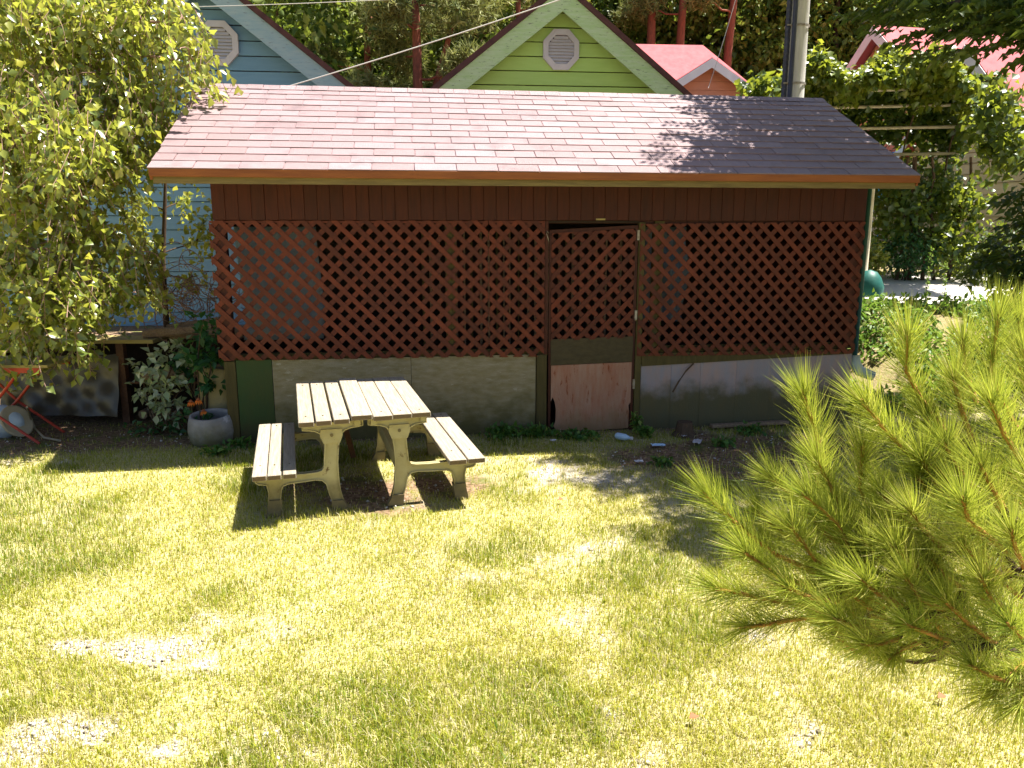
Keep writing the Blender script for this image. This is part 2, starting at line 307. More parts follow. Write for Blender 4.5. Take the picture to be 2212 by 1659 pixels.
# ------------------------------------------------------------------ ground
def height(x, y):
    x = np.asarray(x, float); y = np.asarray(y, float)
    edge = 7.95 + 2.2 * sst(-3.0, -2.75, x)
    left = 0.47 * sst(edge, edge + 0.35, y) + 0.03 * np.clip(y - 12, 0, 8)
    right = 0.88 * sst(7.2, 10.2, y) + 0.075 * np.clip(y - 10.2, 0, 8)
    k = sst(3.45, 4.6, x); z = left * (1 - k) + right * k
    z = z + np.clip(y - 19, 0, 60) * 0.24 + np.clip(y - 29, 0, 60) * 0.55
    lawn = 1 - sst(7.0, 8.0, y)
    return z + lawn * 0.035 * (fbm(x, y, 1.3, 3) - 0.5)
BARE = [(300,1405,.28,.11,1.25),(150,1400,.22,.09,1.15),(460,1440,.18,.07,1.15),(130,1585,.28,.11,1.25),(380,1630,.28,.09,1.2),(60,1490,.2,.08,.6),(560,1590,.3,.1,.7),(240,1560,.15,.06,.8),
        (1200,1020,.55,.20,.9),(1120,1060,.35,.12,.9),(1300,1035,.4,.16,.8),(1180,1000,.5,.12,.6),(90,1000,.5,.09,1.0),(250,1005,.3,.06,.5),(1700,1610,.4,.08,.45),(1300,1560,.3,.08,.35),(40,1640,.25,.08,.9),(700,1640,.3,.06,.5),
        (880,1085,.16,.22,.8)]
DIRT = [(1470,985,.6,.42,1.3),(1520,1010,.5,.35,1.2),(1650,970,.8,.6,1.3),(1700,1040,.5,.4,1.0),(1350,985,.3,.12,.6),(1800,960,.7,.6,1),(1560,1030,.35,.2,.7),(700,1040,.5,.35,.6),(780,1070,.55,.40,1.0),(960,1050,.35,.3,.9),(100,955,.8,.25,.9),(300,945,.6,.2,.9)]
def blobs(L, x, y):
    o = np.zeros_like(x)
    for px, py, rx, ry, a in L:
        c = at_z(px, py); o = np.maximum(o, a * np.exp(-(((x - c.x) / rx) ** 2 + ((y - c.y) / ry) ** 2)))
    return o
def masks(x, y):
    nz = fbm(x, y, 0.55, 9); n2 = fbm(x, y, 0.22, 21)
    n3 = fbm(x, y, 0.09, 31)
    bare = np.clip((blobs(BARE, x, y) * 1.0 + (nz - 0.5) * 0.9 + (n2 - 0.5) * 1.2 + (n3 - 0.5) * 1.1 - 0.34) * 1.7, 0, 0.9)
    bare = np.maximum(bare, np.clip((nz * 0.4 + n2 * 0.35 + n3 * .25 - 0.57) * 5, 0, 0.28))
    dirt = np.clip((blobs(DIRT, x, y) * 1.2 + (n2 - 0.5) * 1.2 - 0.3) * 2.2, 0, 1)
    wx = (x + 2.52) * math.sin(-.134) + (y - 6.63) * math.cos(.134)     # distance behind the shed's front line
    dirt = np.maximum(dirt, sst(-0.30, 0.05, wx + (n2 - 0.5) * 0.3) * (1 - sst(3.5, 4.0, x)) * sst(-6.6, -5.6, x))
    bare = bare * (1 - sst(7.0, 7.5, y)); dirt = np.maximum(dirt, .6 * sst(7.4, 8.2, y) * sst(3.4, 4.0, x))
    return bare, dirt
def axis_pts(lo, hi, step, far_lo, far_hi, g=1.35):
    a = list(np.arange(lo, hi + 1e-6, step)); s = step; p = lo
    while p > far_lo: s = min(s * g, 12); p -= s; a.insert(0, p)
    s = step; p = hi
    while p < far_hi: s = min(s * g, 12); p += s; a.append(p)
    return np.array(a)
gx = axis_pts(-6.0, 6.0, 0.075, -220, 220); gy = axis_pts(1.6, 11.0, 0.075, -60, 260)
X, Y = np.meshgrid(gx, gy); Z = height(X, Y)
V = np.stack([X.ravel(), Y.ravel(), Z.ravel()], 1); nx, ny = len(gx), len(gy)
q = (np.arange(ny - 1)[:, None] * nx + np.arange(nx - 1)[None, :]).ravel()
me = np_mesh('ground', V, np.stack([q, q + 1, q + nx + 1, q + nx], 1), 'soil', None, True)
b_, d_ = masks(X.ravel(), Y.ravel())
for nm, val in (('bare', b_), ('dirt', d_)):
    a = me.attributes.new(nm, 'FLOAT', 'POINT'); a.data.foreach_set('value', val.astype(np.float32))
def ground_mat():
    m, n, b, N, L = nodes('lawn_and_soil')
    tc = N('ShaderNodeTexCoord'); P = tc.outputs['Object']
    g = mixc(n, ramp(n, noise(n, P, 2.2, 6), [(0.35, 0.0), (0.65, 1.0)]), (0.22, 0.225, 0.045), (0.33, 0.295, 0.10))
    g = mixc(n, ramp(n, noise(n, P, 70, 3), [(0.40, 0.0), (0.62, 1.0)]), g, (0.44, 0.37, 0.23))
    ab = N('ShaderNodeAttribute'); ab.attribute_name = 'bare'; ad = N('ShaderNodeAttribute'); ad.attribute_name = 'dirt'
    pale = mixc(n, ramp(n, noise(n, P, 45, 4), [(0.35, 0.0), (0.7, 1.0)]), (0.27, 0.225, 0.17), (0.50, 0.465, 0.42))
    g = mixc(n, ab.outputs['Fac'], g, pale)
    dc = mixc(n, ramp(n, noise(n, P, 30, 5), [(0.4, 0.0), (0.62, 1.0)]), (0.10, 0.062, 0.035), (0.26, 0.17, 0.11))
    dc = mixc(n, ramp(n, noise(n, P, 4, 5), [(0.5, 0.0), (0.66, 1.0)]), dc, (0.10, 0.115, 0.03))
    g = mixc(n, ad.outputs['Fac'], g, dc)
    L(g, b.inputs['Base Color']); b.inputs['Roughness'].default_value = 0.95; b.inputs['Specular IOR Level'].default_value = 0.1
    bp = N('ShaderNodeBump'); bp.inputs['Strength'].default_value = 0.7; bp.inputs['Distance'].default_value = 0.02
    L(noise(n, P, 55, 5), bp.inputs['Height']); L(bp.outputs[0], b.inputs['Normal']); return m
me.materials.clear(); me.materials.append(ground_mat())
tag(link(bpy.data.objects.new('ground', me)), kind='structure')
def gz(x, y): return float(height(np.array([x]), np.array([y]))[0])

# gravel path on the right, behind the shed
pm = MB()
PX = np.linspace(3.9, 13, 40); PYn = 10.15 + 0.10 * np.sin(PX * 2.1) + 0.10 * (PX - 3.9); PYf = 13.4 + 0.10 * np.sin(PX * 1.3)
rows = 10; pv = []
for j in range(rows + 1):
    yy = PYn + (PYf - PYn) * j / rows; zz = height(PX, yy) + 0.006
    pv += list(zip(PX, yy, zz))
pf = [(j * 40 + i, j * 40 + i + 1, (j + 1) * 40 + i + 1, (j + 1) * 40 + i) for j in range(rows) for i in range(39)]
tag(pm.add(pv, pf).build('path', 'gravel', smooth=True), kind='structure')

# ------------------------------------------------------------------ shed
SX, SY, SYAW, SW, SD = -2.52, 6.63, 0.134, 5.9, 2.34
def S(a, b, z=0.0): return Vector((SX + a * math.cos(SYAW) - b * math.sin(SYAW), SY + a * math.sin(SYAW) + b * math.cos(SYAW), z))
def build_shed():
    sh = empty('garden_shed', (SX, SY, 0), SYAW, 'long brown shed with red lattice front and pink shingle roof behind picnic benches', 'shed')
    ZE, ZR, BF, BR, A0, A1 = 2.336, 3.223, -0.561, 1.172, -0.308, 6.02
    # timber posts and inner frame
    for a in (0.0, 1.95, 3.86, SW - 0.09):
        MB().box((a, 0.012 if 0 < a < 5 else 0.0, 0.76), (a + 0.09, 0.09, 1.95)).build('post', 'olive' if 0 < a < 5 else 'redwood', sh)
    MB().box((0, 0.03, 0.735), (SW, 0.09, 0.80)).build('inner_rail', 'olive', sh)
    MB().box((0, 0.03, 1.93), (SW, 0.09, 2.0)).build('inner_rail', 'redwood', sh)
    # boards under the eave
    a = 0.0; k = 0; wd = 0.1095
    while a < SW - 0.02:
        b = min(a + wd * random.uniform(0.97, 1.03), SW); off = random.uniform(-0.003, 0.003)
        MB().box((a + 0.001, -0.018 + off, 1.955 + random.uniform(-0.002, 0.002)), (b - 0.001, 0.0 + off, 2.45)).build('wall_board', 'redwood', sh, bevel=0.002); a = b
    # lattice panels: strips clipped to the panel outline
    def clip(poly, x0, x1, zb, zt):
        for fn in (lambda p: p[0] - x0, lambda p: x1 - p[0], lambda p: p[1] - zb(p[0]), lambda p: zt(p[0]) - p[1]):
            out = []
            for i in range(len(poly)):
                p, q_ = poly[i], poly[(i + 1) % len(poly)]; fp, fq = fn(p), fn(q_)
                if fp >= 0: out.append(p)
                if (fp >= 0) != (fq >= 0): t = fp / (fp - fq); out.append((p[0] + (q_[0] - p[0]) * t, p[1] + (q_[1] - p[1]) * t))
            poly = out
            if len(poly) < 3: return []
        return poly
    def lattice(x0, x1, zb, zt, front, y0, phase=0.0, parent=sh):
        pan = MB().box((x0 + 0.002, y0 - 0.001, max(zt(x0), zt(x1)) - 0.024), (x1 - 0.002, y0 + 0.004, min(zt(x0), zt(x1)) - 0.002)).build('lattice_panel', 'lattice', parent)
        hsp, sw = 0.1345, 0.0415 * math.sqrt(2) / 2
        for layer in (0, 1):
            sgn = front if layer == 0 else -front       # +1 : falls to the right
            ya, yb = (y0 - 0.013, y0 - 0.0055) if layer == 0 else (y0 - 0.0045, y0 + 0.003)
            lo, hi = -1.6, (x1 - x0) + 1.6; n = int((hi - lo) / hsp)
            for i in range(n):
                xc = x0 + lo + phase + i * hsp; zc = 1.35; Lh = 1.2
                poly = [(xc - sw - Lh, zc + sgn * Lh), (xc + sw - Lh, zc + sgn * Lh), (xc + sw + Lh, zc - sgn * Lh), (xc - sw + Lh, zc - sgn * Lh)]
                tilt = random.uniform(-0.006, 0.006); poly = [(p[0] + tilt * (p[1] - zc), p[1]) for p in poly]
                poly = clip(poly, x0, x1, zb, zt)
                if len(poly) < 3: continue
                ar = sum(poly[i][0] * poly[(i + 1) % len(poly)][1] - poly[(i + 1) % len(poly)][0] * poly[i][1] for i in range(len(poly))) / 2
                if abs(ar) < 4e-4: continue
                if ar < 0: poly.reverse()
                MB().prism(poly, ya, yb).build('lattice_strip', 'lattice', pan)
        return pan
    lin = lambda x0, z0, x1, z1: (lambda x: z0 + (z1 - z0) * (x - x0) / (x1 - x0))
    lattice(-0.035, 2.328, lin(0, .752, 2.3, .738), lin(0, 1.949, 2.3, 1.953), 1, -0.006)
    lattice(2.334, 2.838, lin(0, .745, 2.8, .728), lin(0, 1.949, 2.8, 1.953), 1, -0.006, 0.05)
    lattice(3.72, 5.905, lin(3.7, .712, 5.9, .688), lin(3.7, 1.925, 5.9, 1.948), 1, -0.006, 0.09)
    # lower wall
    MB().box((0.0, -0.004, -0.02), (0.095, 0.05, 0.742)).build('post', 'olive', sh, bevel=0.004)
    MB().box((0.10, 0.004, -0.02), (0.402, 0.016, 0.75)).build('panel', 'greenboard', sh)
    MB().box((0.406, 0.008, -0.02), (1.62, 0.02, 0.745)).build('plywood_sheet', 'ply', sh)
    MB().box((1.624, 0.010, -0.02), (2.765, 0.022, 0.745)).build('plywood_sheet', 'ply', sh)
    MB().box((2.772, -0.006, -0.02), (2.868, 0.06, 0.745)).build('post', 'olive', sh, bevel=0.004)
    MB().box((3.708, -0.004, -0.02), (3.768, 0.06, 1.94)).build('door_jamb', 'olive', sh, bevel=0.004)
    MB().box((2.842, 0.0, 0.745), (2.872, 0.06, 1.95)).build('door_jamb', 'redwood', sh)
    xs = [3.772, 4.07, 4.36, 4.72, 5.07, 5.42, 5.80, 5.90]
    for i in range(7):
        o = random.uniform(0, 0.004)
        top = 0.625 + (xs[i] - 3.77) * 0.035
        MB().box((xs[i] + .001, 0.006 + o, -0.02), (xs[i + 1] - .001, 0.018 + o, top)).build('panel', 'bluepanel', sh)
    cap = MB(); cap.prism([(3.772, 0.612), (5.9, 0.688), (5.9, 0.735), (3.772, 0.735)], -0.003, 0.005); cap.build('cover_strip', 'olive', sh)
    # warped offcut hanging from the right panel
    MB().tube([(4.28, -0.012, .63), (4.20, -0.03, .56), (4.13, -0.035, .46), (4.08, -0.03, .36)], 0.008, 6).build('hanging_cord', 'bark', sh)
    # door
    dr = MB(); dr.box((2.882, -0.004, 0.0), (2.906, 0.022, 1.870)); dr.box((3.672, -0.004, 0.0), (3.700, 0.022, 1.912))
    dr.prism([(2.906, 1.842), (3.672, 1.884), (3.672, 1.912), (2.906, 1.872)], -0.004, 0.022); dr.prism([(2.906, 0.62), (3.672, 0.635), (3.672, 0.67), (2.906, 0.655)], 0.004, 0.02)
    door = dr.build('door', 'redwood', sh)
    lattice(2.90, 3.676, lin(2.9, .872, 3.68, .886), lin(2.9, 1.844, 3.68, 1.882), -1, -0.002, 0.03, parent=door)
    dp = [(2.908, .30), (2.926, .34), (2.946, .29), (2.957, .22), (2.954, .11), (2.935, .06), (2.965, .02), (3.30, .006), (3.66, .018), (3.664, .18), (3.656, .24), (3.676, .27), (3.676, .655), (2.908, .640)]
    MB().prism(dp, -0.008, 0.003).build('door_plywood', 'doorply', door)
    cl = MB(); nxx = 14; vv = []
    for j in range(5):
        for i in range(nxx + 1):
            x = 2.902 + i * (0.776 / nxx); z = 0.645 + 0.015 * i / nxx + j * 0.06
            vv.append((x, -0.012 - 0.006 * math.sin(i * 1.7 + j * 1.2), z))
    cl.add(vv, [(j * (nxx + 1) + i, j * (nxx + 1) + i + 1, (j + 1) * (nxx + 1) + i + 1, (j + 1) * (nxx + 1) + i) for j in range(4) for i in range(nxx)])
    cl.build('door_cloth', 'cloth', door, smooth=True)
    for z in (1.78, 1.05, 0.40):
        MB().box((3.690, -0.010, z), (3.712, -0.005, z + 0.09)).build('hinge', 'metal', door)
    MB().tube([(2.868, -0.012, 1.845), (2.855, -0.02, 1.86), (2.85, -0.03, 1.84), (2.862, -0.03, 1.80), (2.872, -0.02, 1.77)], 0.004, 6).build('latch', 'metal', door)
    MB().box((3.30, -0.024, 1.957), (3.385, -0.019, 1.972)).build('door_stop', 'plank', sh)
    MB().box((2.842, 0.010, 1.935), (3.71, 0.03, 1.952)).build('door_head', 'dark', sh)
    # back, ends and floor
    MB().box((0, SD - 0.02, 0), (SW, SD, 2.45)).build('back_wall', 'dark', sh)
    MB().box((SW - 0.02, 0.1, 0), (SW - 0.001, SD - 0.03, 2.4)).build('end_wall', 'redwood', sh)
    MB().box((0.001, 0.1, 0), (0.02, SD - 0.03, 0.85)).build('end_wall', 'redwood', sh)
    MB().box((0.001, 0.1, 1.9), (0.02, SD - 0.03, 2.4)).build('end_wall', 'redwood', sh)
    for (x0, x1) in ((0.002, 0.018), (SW - 0.018, SW - 0.002)):
        vs = [(x, y, z) for x in (x0, x1) for y, z in ((0.0, 2.40), (SD, 2.40), (BR, 3.17))]
        MB().add(vs, [(0, 2, 1), (3, 4, 5), (0, 1, 4, 3), (1, 2, 5, 4), (2, 0, 3, 5)]).build('gable', 'redwood', sh)
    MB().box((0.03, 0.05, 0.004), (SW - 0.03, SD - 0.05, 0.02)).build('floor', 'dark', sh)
    # upright slats stacked inside, seen through the lattice
    for i in range(26):
        a = 1.75 + i * 0.075 + random.uniform(-0.015, 0.015)
        MB().box((a, 0.34, 0.8), (a + random.uniform(0.012, 0.022), 0.355, 1.85)).build('inner_slat', 'log' if i % 3 else 'olive', sh)
    # roof
    Ls = math.hypot(BR - BF, ZR - ZE); ang = math.atan2(ZR - ZE, BR - BF)
    rf = MB(); th = 0.03
    rf.add([(A0, BF, ZE - th), (A1, BF, ZE - th), (A1, BR, ZR - th), (A0, BR, ZR - th), (A0, BF, ZE - .004), (A1, BF, ZE - .004), (A1, BR, ZR - .004), (A0, BR, ZR - .004),
            (A0, 2 * BR - BF, ZE - th), (A1, 2 * BR - BF, ZE - th), (A0, 2 * BR - BF, ZE - .004), (A1, 2 * BR - BF, ZE - .004)],
           [(4, 5, 6, 7), (0, 3, 2, 1), (0, 1, 5, 4), (7, 6, 11, 10), (3, 8, 9, 2), (8, 10, 11, 9), (0, 4, 7, 3), (3, 7, 10, 8), (1, 2, 6, 5), (2, 9, 11, 6)])
    roof = rf.build('roof', 'shingle', sh)
    rows_, wsh = 13, 0.335; ex = (Ls - 0.05) / rows_
    sm = MB(); t = 0.008
    sm.add([(0.0, -0.008, 0.0), (1, -0.008, 0.0), (1, ex + .01, 0.0), (0, ex + .01, 0.0), (0, -0.008, t), (1, -0.008, t), (1, ex + .01, 0.001), (0, ex + .01, 0.001)],
           [(0, 3, 2, 1), (4, 5, 6, 7), (0, 1, 5, 4), (1, 2, 6, 5), (2, 3, 7, 6), (3, 0, 4, 7)])
    sme = sm.mesh('shingle', 'shingle')
    for r in range(rows_):
        a = A0 - 0.01 - (wsh * ((r * 0.5 + random.uniform(-0.04, 0.04)) % 1.0)); v0 = r * ex - 0.012
        while a < A1 + 0.01:
            x0, x1 = max(a, A0 - 0.012), min(a + wsh, A1 + 0.012); a += wsh
            if x1 - x0 < 0.03: continue
            o = bpy.data.objects.new('shingle', sme); COL.objects.link(o); o.parent = roof
            wav = 0.010 * math.sin(x0 * 1.7 + r) * 0 + random.uniform(0, 0.003)
            o.location = (x0 + 0.003, BF + v0 * math.cos(ang) , ZE + v0 * math.sin(ang) + wav); o.rotation_euler = (ang, random.uniform(-.004, .004), random.uniform(-.005, .005)); o.scale = (x1 - x0 - 0.006, 1, 1)
    cm = MB(); n_ = 0.10
    cm.add([(0, -n_ * math.cos(ang), -n_ * math.sin(ang)), (1, -n_ * math.cos(ang), -n_ * math.sin(ang)), (1, 0, 0.008), (0, 0, 0.008), (1, n_ * math.cos(ang), -n_ * math.sin(ang)), (0, n_ * math.cos(ang), -n_ * math.sin(ang))], [(0, 1, 2, 3), (3, 2, 4, 5)])
    cme = cm.mesh('ridge_cap', 'shingle'); a = A0 - 0.01
    while a < A1:
        o = bpy.data.objects.new('ridge_cap', cme); COL.objects.link(o); o.parent = roof; wcap = min(0.152, A1 + .01 - a)
        o.location = (a + .001, BR, ZR + 0.010 + random.uniform(0, .003)); o.scale = (wcap - .003, 1, 1); a += 0.152
    MB().box((A0, BF - 0.022, ZE - 0.066), (A1, BF - 0.003, ZE - 0.006)).build('fascia_board', 'fascia', sh, bevel=0.003)
    MB().box((A0 + .02, BF + 0.008, ZE - 0.115), (A1 - .02, BF + 0.03, ZE - 0.032)).build('drip_board', 'drip', sh)
    for ax in (A0, A1 - 0.02):
        MB().add([(ax, BF, ZE - .09), (ax + .02, BF, ZE - .09), (ax + .02, BR, ZR - .09), (ax, BR, ZR - .09), (ax, BF, ZE - .031), (ax + .02, BF, ZE - .031), (ax + .02, BR, ZR - .031), (ax, BR, ZR - .031)],
                 [(0, 3, 2, 1), (4, 5, 6, 7), (0, 1, 5, 4), (1, 2, 6, 5), (2, 3, 7, 6), (3, 0, 4, 7)]).build('barge_board', 'fascia', sh)
    # downpipe on the right end with its grey elbow
    MB().tube([(SW + 0.06, 0.06, 2.25), (SW + 0.06, 0.06, 0.62)], 0.024, 10).build('downpipe', 'downpipe', sh, smooth=True)
    MB().tube([(SW + 0.06, 0.06, 0.66), (SW + 0.06, 0.05, 0.58), (SW + 0.10, 0.02, 0.51), (SW + 0.22, -0.04, 0.46)], [0.05, 0.058, 0.055, 0.045], 12).build('pipe_elbow', 'elbow', sh, smooth=True)
    return sh
build_shed()
def sheet(name, a0, a1, z0, z1, b, mat, label, cat, amp=0.02, n=12):
    m = MB(); vs = []
    for j in range(n + 1):
        for i in range(n + 1):
            u, v = i / n, j / n
            vs.append(S(a0 + (a1 - a0) * u + 0.02 * math.sin(v * 5), b + amp * math.sin(u * 14 + v * 4) + amp * math.sin(v * 9), z0 + (z1 - z0) * v))
    m.add(vs, [(j * (n + 1) + i, j * (n + 1) + i + 1, (j + 1) * (n + 1) + i + 1, (j + 1) * (n + 1) + i) for j in range(n) for i in range(n)])
    o = m.build(name, mat, smooth=True); sd = o.modifiers.new('thick', 'SOLIDIFY'); sd.thickness = 0.004; tag(o, label, cat); return o
sheet('plastic_sheet', 0.14, 0.84, 0.90, 1.90, 0.20, 'innersheet', 'pale blue plastic sheet inside shed behind left end of lattice', 'plastic sheet')
sheet('plastic_sheet', 3.80, 4.28, 1.0, 1.9, 0.3, 'innersheet', 'crumpled pale blue plastic sheet inside shed behind lattice beside the door', 'plastic sheet', 0.05)

# ------------------------------------------------------------------ picnic bench units
TO = Vector((-1.37, 4.78, 0)); TA = R(16)
def bench_unit(mirror, label):
    t = empty('picnic_bench', TO, TA, label, 'bench', 'two half picnic benches pushed together')
    W = 0.87; fx = (lambda u: u) if not mirror else (lambda u: W - u)
    ZT, ZS = 0.665, 0.352
    def bx(lo, hi, **k):
        x0, x1 = sorted((fx(lo[0]), fx(hi[0]))); return MB().box((x0, lo[1], lo[2]), (x1, hi[1], hi[2])).build(**k)
    def tops():
        if not mirror:
            xs = [(0.0, .098), (.112, .21), (.224, .324), (.338, .475)]; dv = [0, .012, .02, .035]
        else:
            xs = [(0.0, .128), (.132, .258), (.262, .388)]; dv = [.06, .045, .03]
        for (a, b), d in zip(xs, dv):
            z = ZT + (random.uniform(-.002, .002)) + (0.012 if not mirror and b > .4 else 0)
            o = bx((a, d, z - 0.036), (b, d + 1.34 + random.uniform(-.01, .01), z), name='tabletop_plank', mat='tabletop', parent=t, bevel=0.004); o.rotation_euler = (0, random.uniform(-.006, .006) * 0.3, 0)
    tops()
    for (a, b) in ([(-.30, -.212), (-.206, -.122), (-.112, -.030)] if not mirror else [(-.345, -.225), (-.215, -.095)]):
        bx((a, -.075, ZS - .036), (b, 1.30, ZS + random.uniform(-.002, .002)), name='seat_plank', mat='tabletop', parent=t, bevel=0.004)
    scm = MB().lathe([(.007, 0), (.006, .0025), (.0001, .003)], 8).mesh('screw', 'foot')
    for zz, us in ((ZT, [.05, .16, .275, .40] if not mirror else [.065, .195, .325]), (ZS, [-.255, -.165, -.07] if not mirror else [-.285, -.155])):
        for u in us:
            for v in (.146, 1.226):
                o = bpy.data.objects.new('screw', scm); COL.objects.link(o); o.parent = t; o.location = (fx(u), v, zz + (.0125 if zz == ZT and not mirror and u > .35 else .0015))
    # cast end frames; outline in (u, z), measured for the unmirrored unit
    ds = 0.0 if not mirror else -0.03
    def outline():
        P = []
        def arc(pts): P.extend(pts)
        arc([(.02, .622), (.02, .575), (.06, .570), (.10, .563), (.135, .545), (.155, .515), (.162, .48)])          # bracket left underside to leg
        arc([(.158, .42), (.152, .36), (.15, .315)])
        arc([(.135, .292), (.10, .283), (.02, .280), (-.28 + ds, .285)])                                             # top of the seat arm
        arc([(-.29 + ds, .31), (-.30 + ds, .29), (-.295 + ds, .245), (-.275 + ds, .228), (-.225 + ds, .222)])          # arm end
        arc([(-.215 + ds, .17), (-.222 + ds, .09), (-.235 + ds, .0), (-.150 + ds, .0), (-.138 + ds, .09), (-.130 + ds, .17), (-.118 + ds, .205), (-.08 + ds, .218)])
        arc([(0.0, .222), (.09, .228), (.132, .222), (.158, .195), (.175, .12), (.205, .03), (.215, .0), (.30, .0), (.275, .06), (.255, .14), (.246, .24), (.245, .34), (.252, .43), (.262, .50)])
        arc([(.275, .535), (.30, .560), (.34, .573), (.39, .578), (.42, .585), (.42, .622)])
        return P
    for v in (0.12, 1.20):
        P = outline()
        pts = [(fx(u), z) for u, z in P]
        if not mirror: pts = pts[::-1] if sum(pts[i][0] * pts[(i + 1) % len(pts)][1] - pts[(i + 1) % len(pts)][0] * pts[i][1] for i in range(len(pts))) < 0 else pts
        elif sum(pts[i][0] * pts[(i + 1) % len(pts)][1] - pts[(i + 1) % len(pts)][0] * pts[i][1] for i in range(len(pts))) < 0: pts = pts[::-1]
        fr = MB().prism(pts, v + 0.012, v + 0.040).build('end_frame', 'frame', t)
        rim = MB(); ring = [(x, v + 0.026, z) for x, z in pts]
        n = len(ring)
        for i in range(n):                                                                                            # raised rim on both faces
            a, b = Vector(ring[i]), Vector(ring[(i + 1) % n]); rim.tube([a, b], 0.0, 4, False) if False else None
        cen = pts; off = []
        for i in range(n):
            p0, p1, p2 = Vector(pts[i - 1]), Vector(pts[i]), Vector(pts[(i + 1) % n]); d = ((p1 - p0).normalized() + (p2 - p1).normalized())
            d = d.normalized() if d.length > 1e-6 else Vector((1, 0)); off.append((p1.x - d.y * 0.0075, p1.y + d.x * 0.0075))
        vs = [(x, y, z) for (x, z) in pts for y in (v, v + .052)] + [(x, y, z) for (x, z) in off for y in (v, v + .052)]
        fs = []
        for i in range(n):
            j = (i + 1) % n; o0, o1, q0, q1 = 2 * i, 2 * j, 2 * n + 2 * i, 2 * n + 2 * j
            fs += [(o0, o0 + 1, o1 + 1, o1), (q0, q1, q1 + 1, q0 + 1), (o0, o1, q1, q0), (o0 + 1, q0 + 1, q1 + 1, o1 + 1)]
        rim.add(vs, fs).build('rim', 'frame', fr)
        # collar plate over the top of the leg, bolt, dark feet
        x0, x1 = sorted((fx(.155), fx(.262)))
        MB().prism([(x0, .478), (x1, .478), (x1 + .02, .53), (x1 + .015, .575), (x0 - .015, .575), (x0 - .02, .53)], v - 0.004, v + 0.056).build('bracket_plate', 'frame', fr)
        MB().tube([(fx(.21), v - .012, .535), (fx(.21), v - .003, .535)], 0.011, 8).build('bolt', 'foot', fr)
        for (ua, ub, uc, ud, h) in ((-.240 + ds, -.145 + ds, -.212 + ds, -.128 + ds, .115), (.196, .306, .188, .268, .075)):
            q_ = [(fx(ua), 0.0), (fx(ub), 0.0), (fx(ud), h), (fx(uc), h)]
            if mirror: q_ = q_[::-1]
            MB().prism(q_, v - .005, v + .057).build('foot', 'foot', fr)
    # long stretchers
    bx((.20, .17, .235), (.235, 1.20, .335), name='stretcher', mat='stretcher' if not mirror else 'frame', parent=t)
    bx((.03, .10, ZT - .075), (.065, 1.25, ZT - .0385), name='tabletop_bearer', mat='frame', parent=t)
    bx((.36, .10, ZT - .075), (.40, 1.25, ZT - .0385), name='tabletop_bearer', mat='frame', parent=t)
    if not mirror:
        MB().tube([(.30, 1.05, .60), (.42, 1.22, .05)], 0.03, 4).build('brace', 'stretcher', t)
    return t
bench_unit(False, 'half picnic bench with four tabletop planks and three seat planks, nearer the green board')
bench_unit(True, 'half picnic bench with three tabletop planks and two seat planks, nearer the shed door')

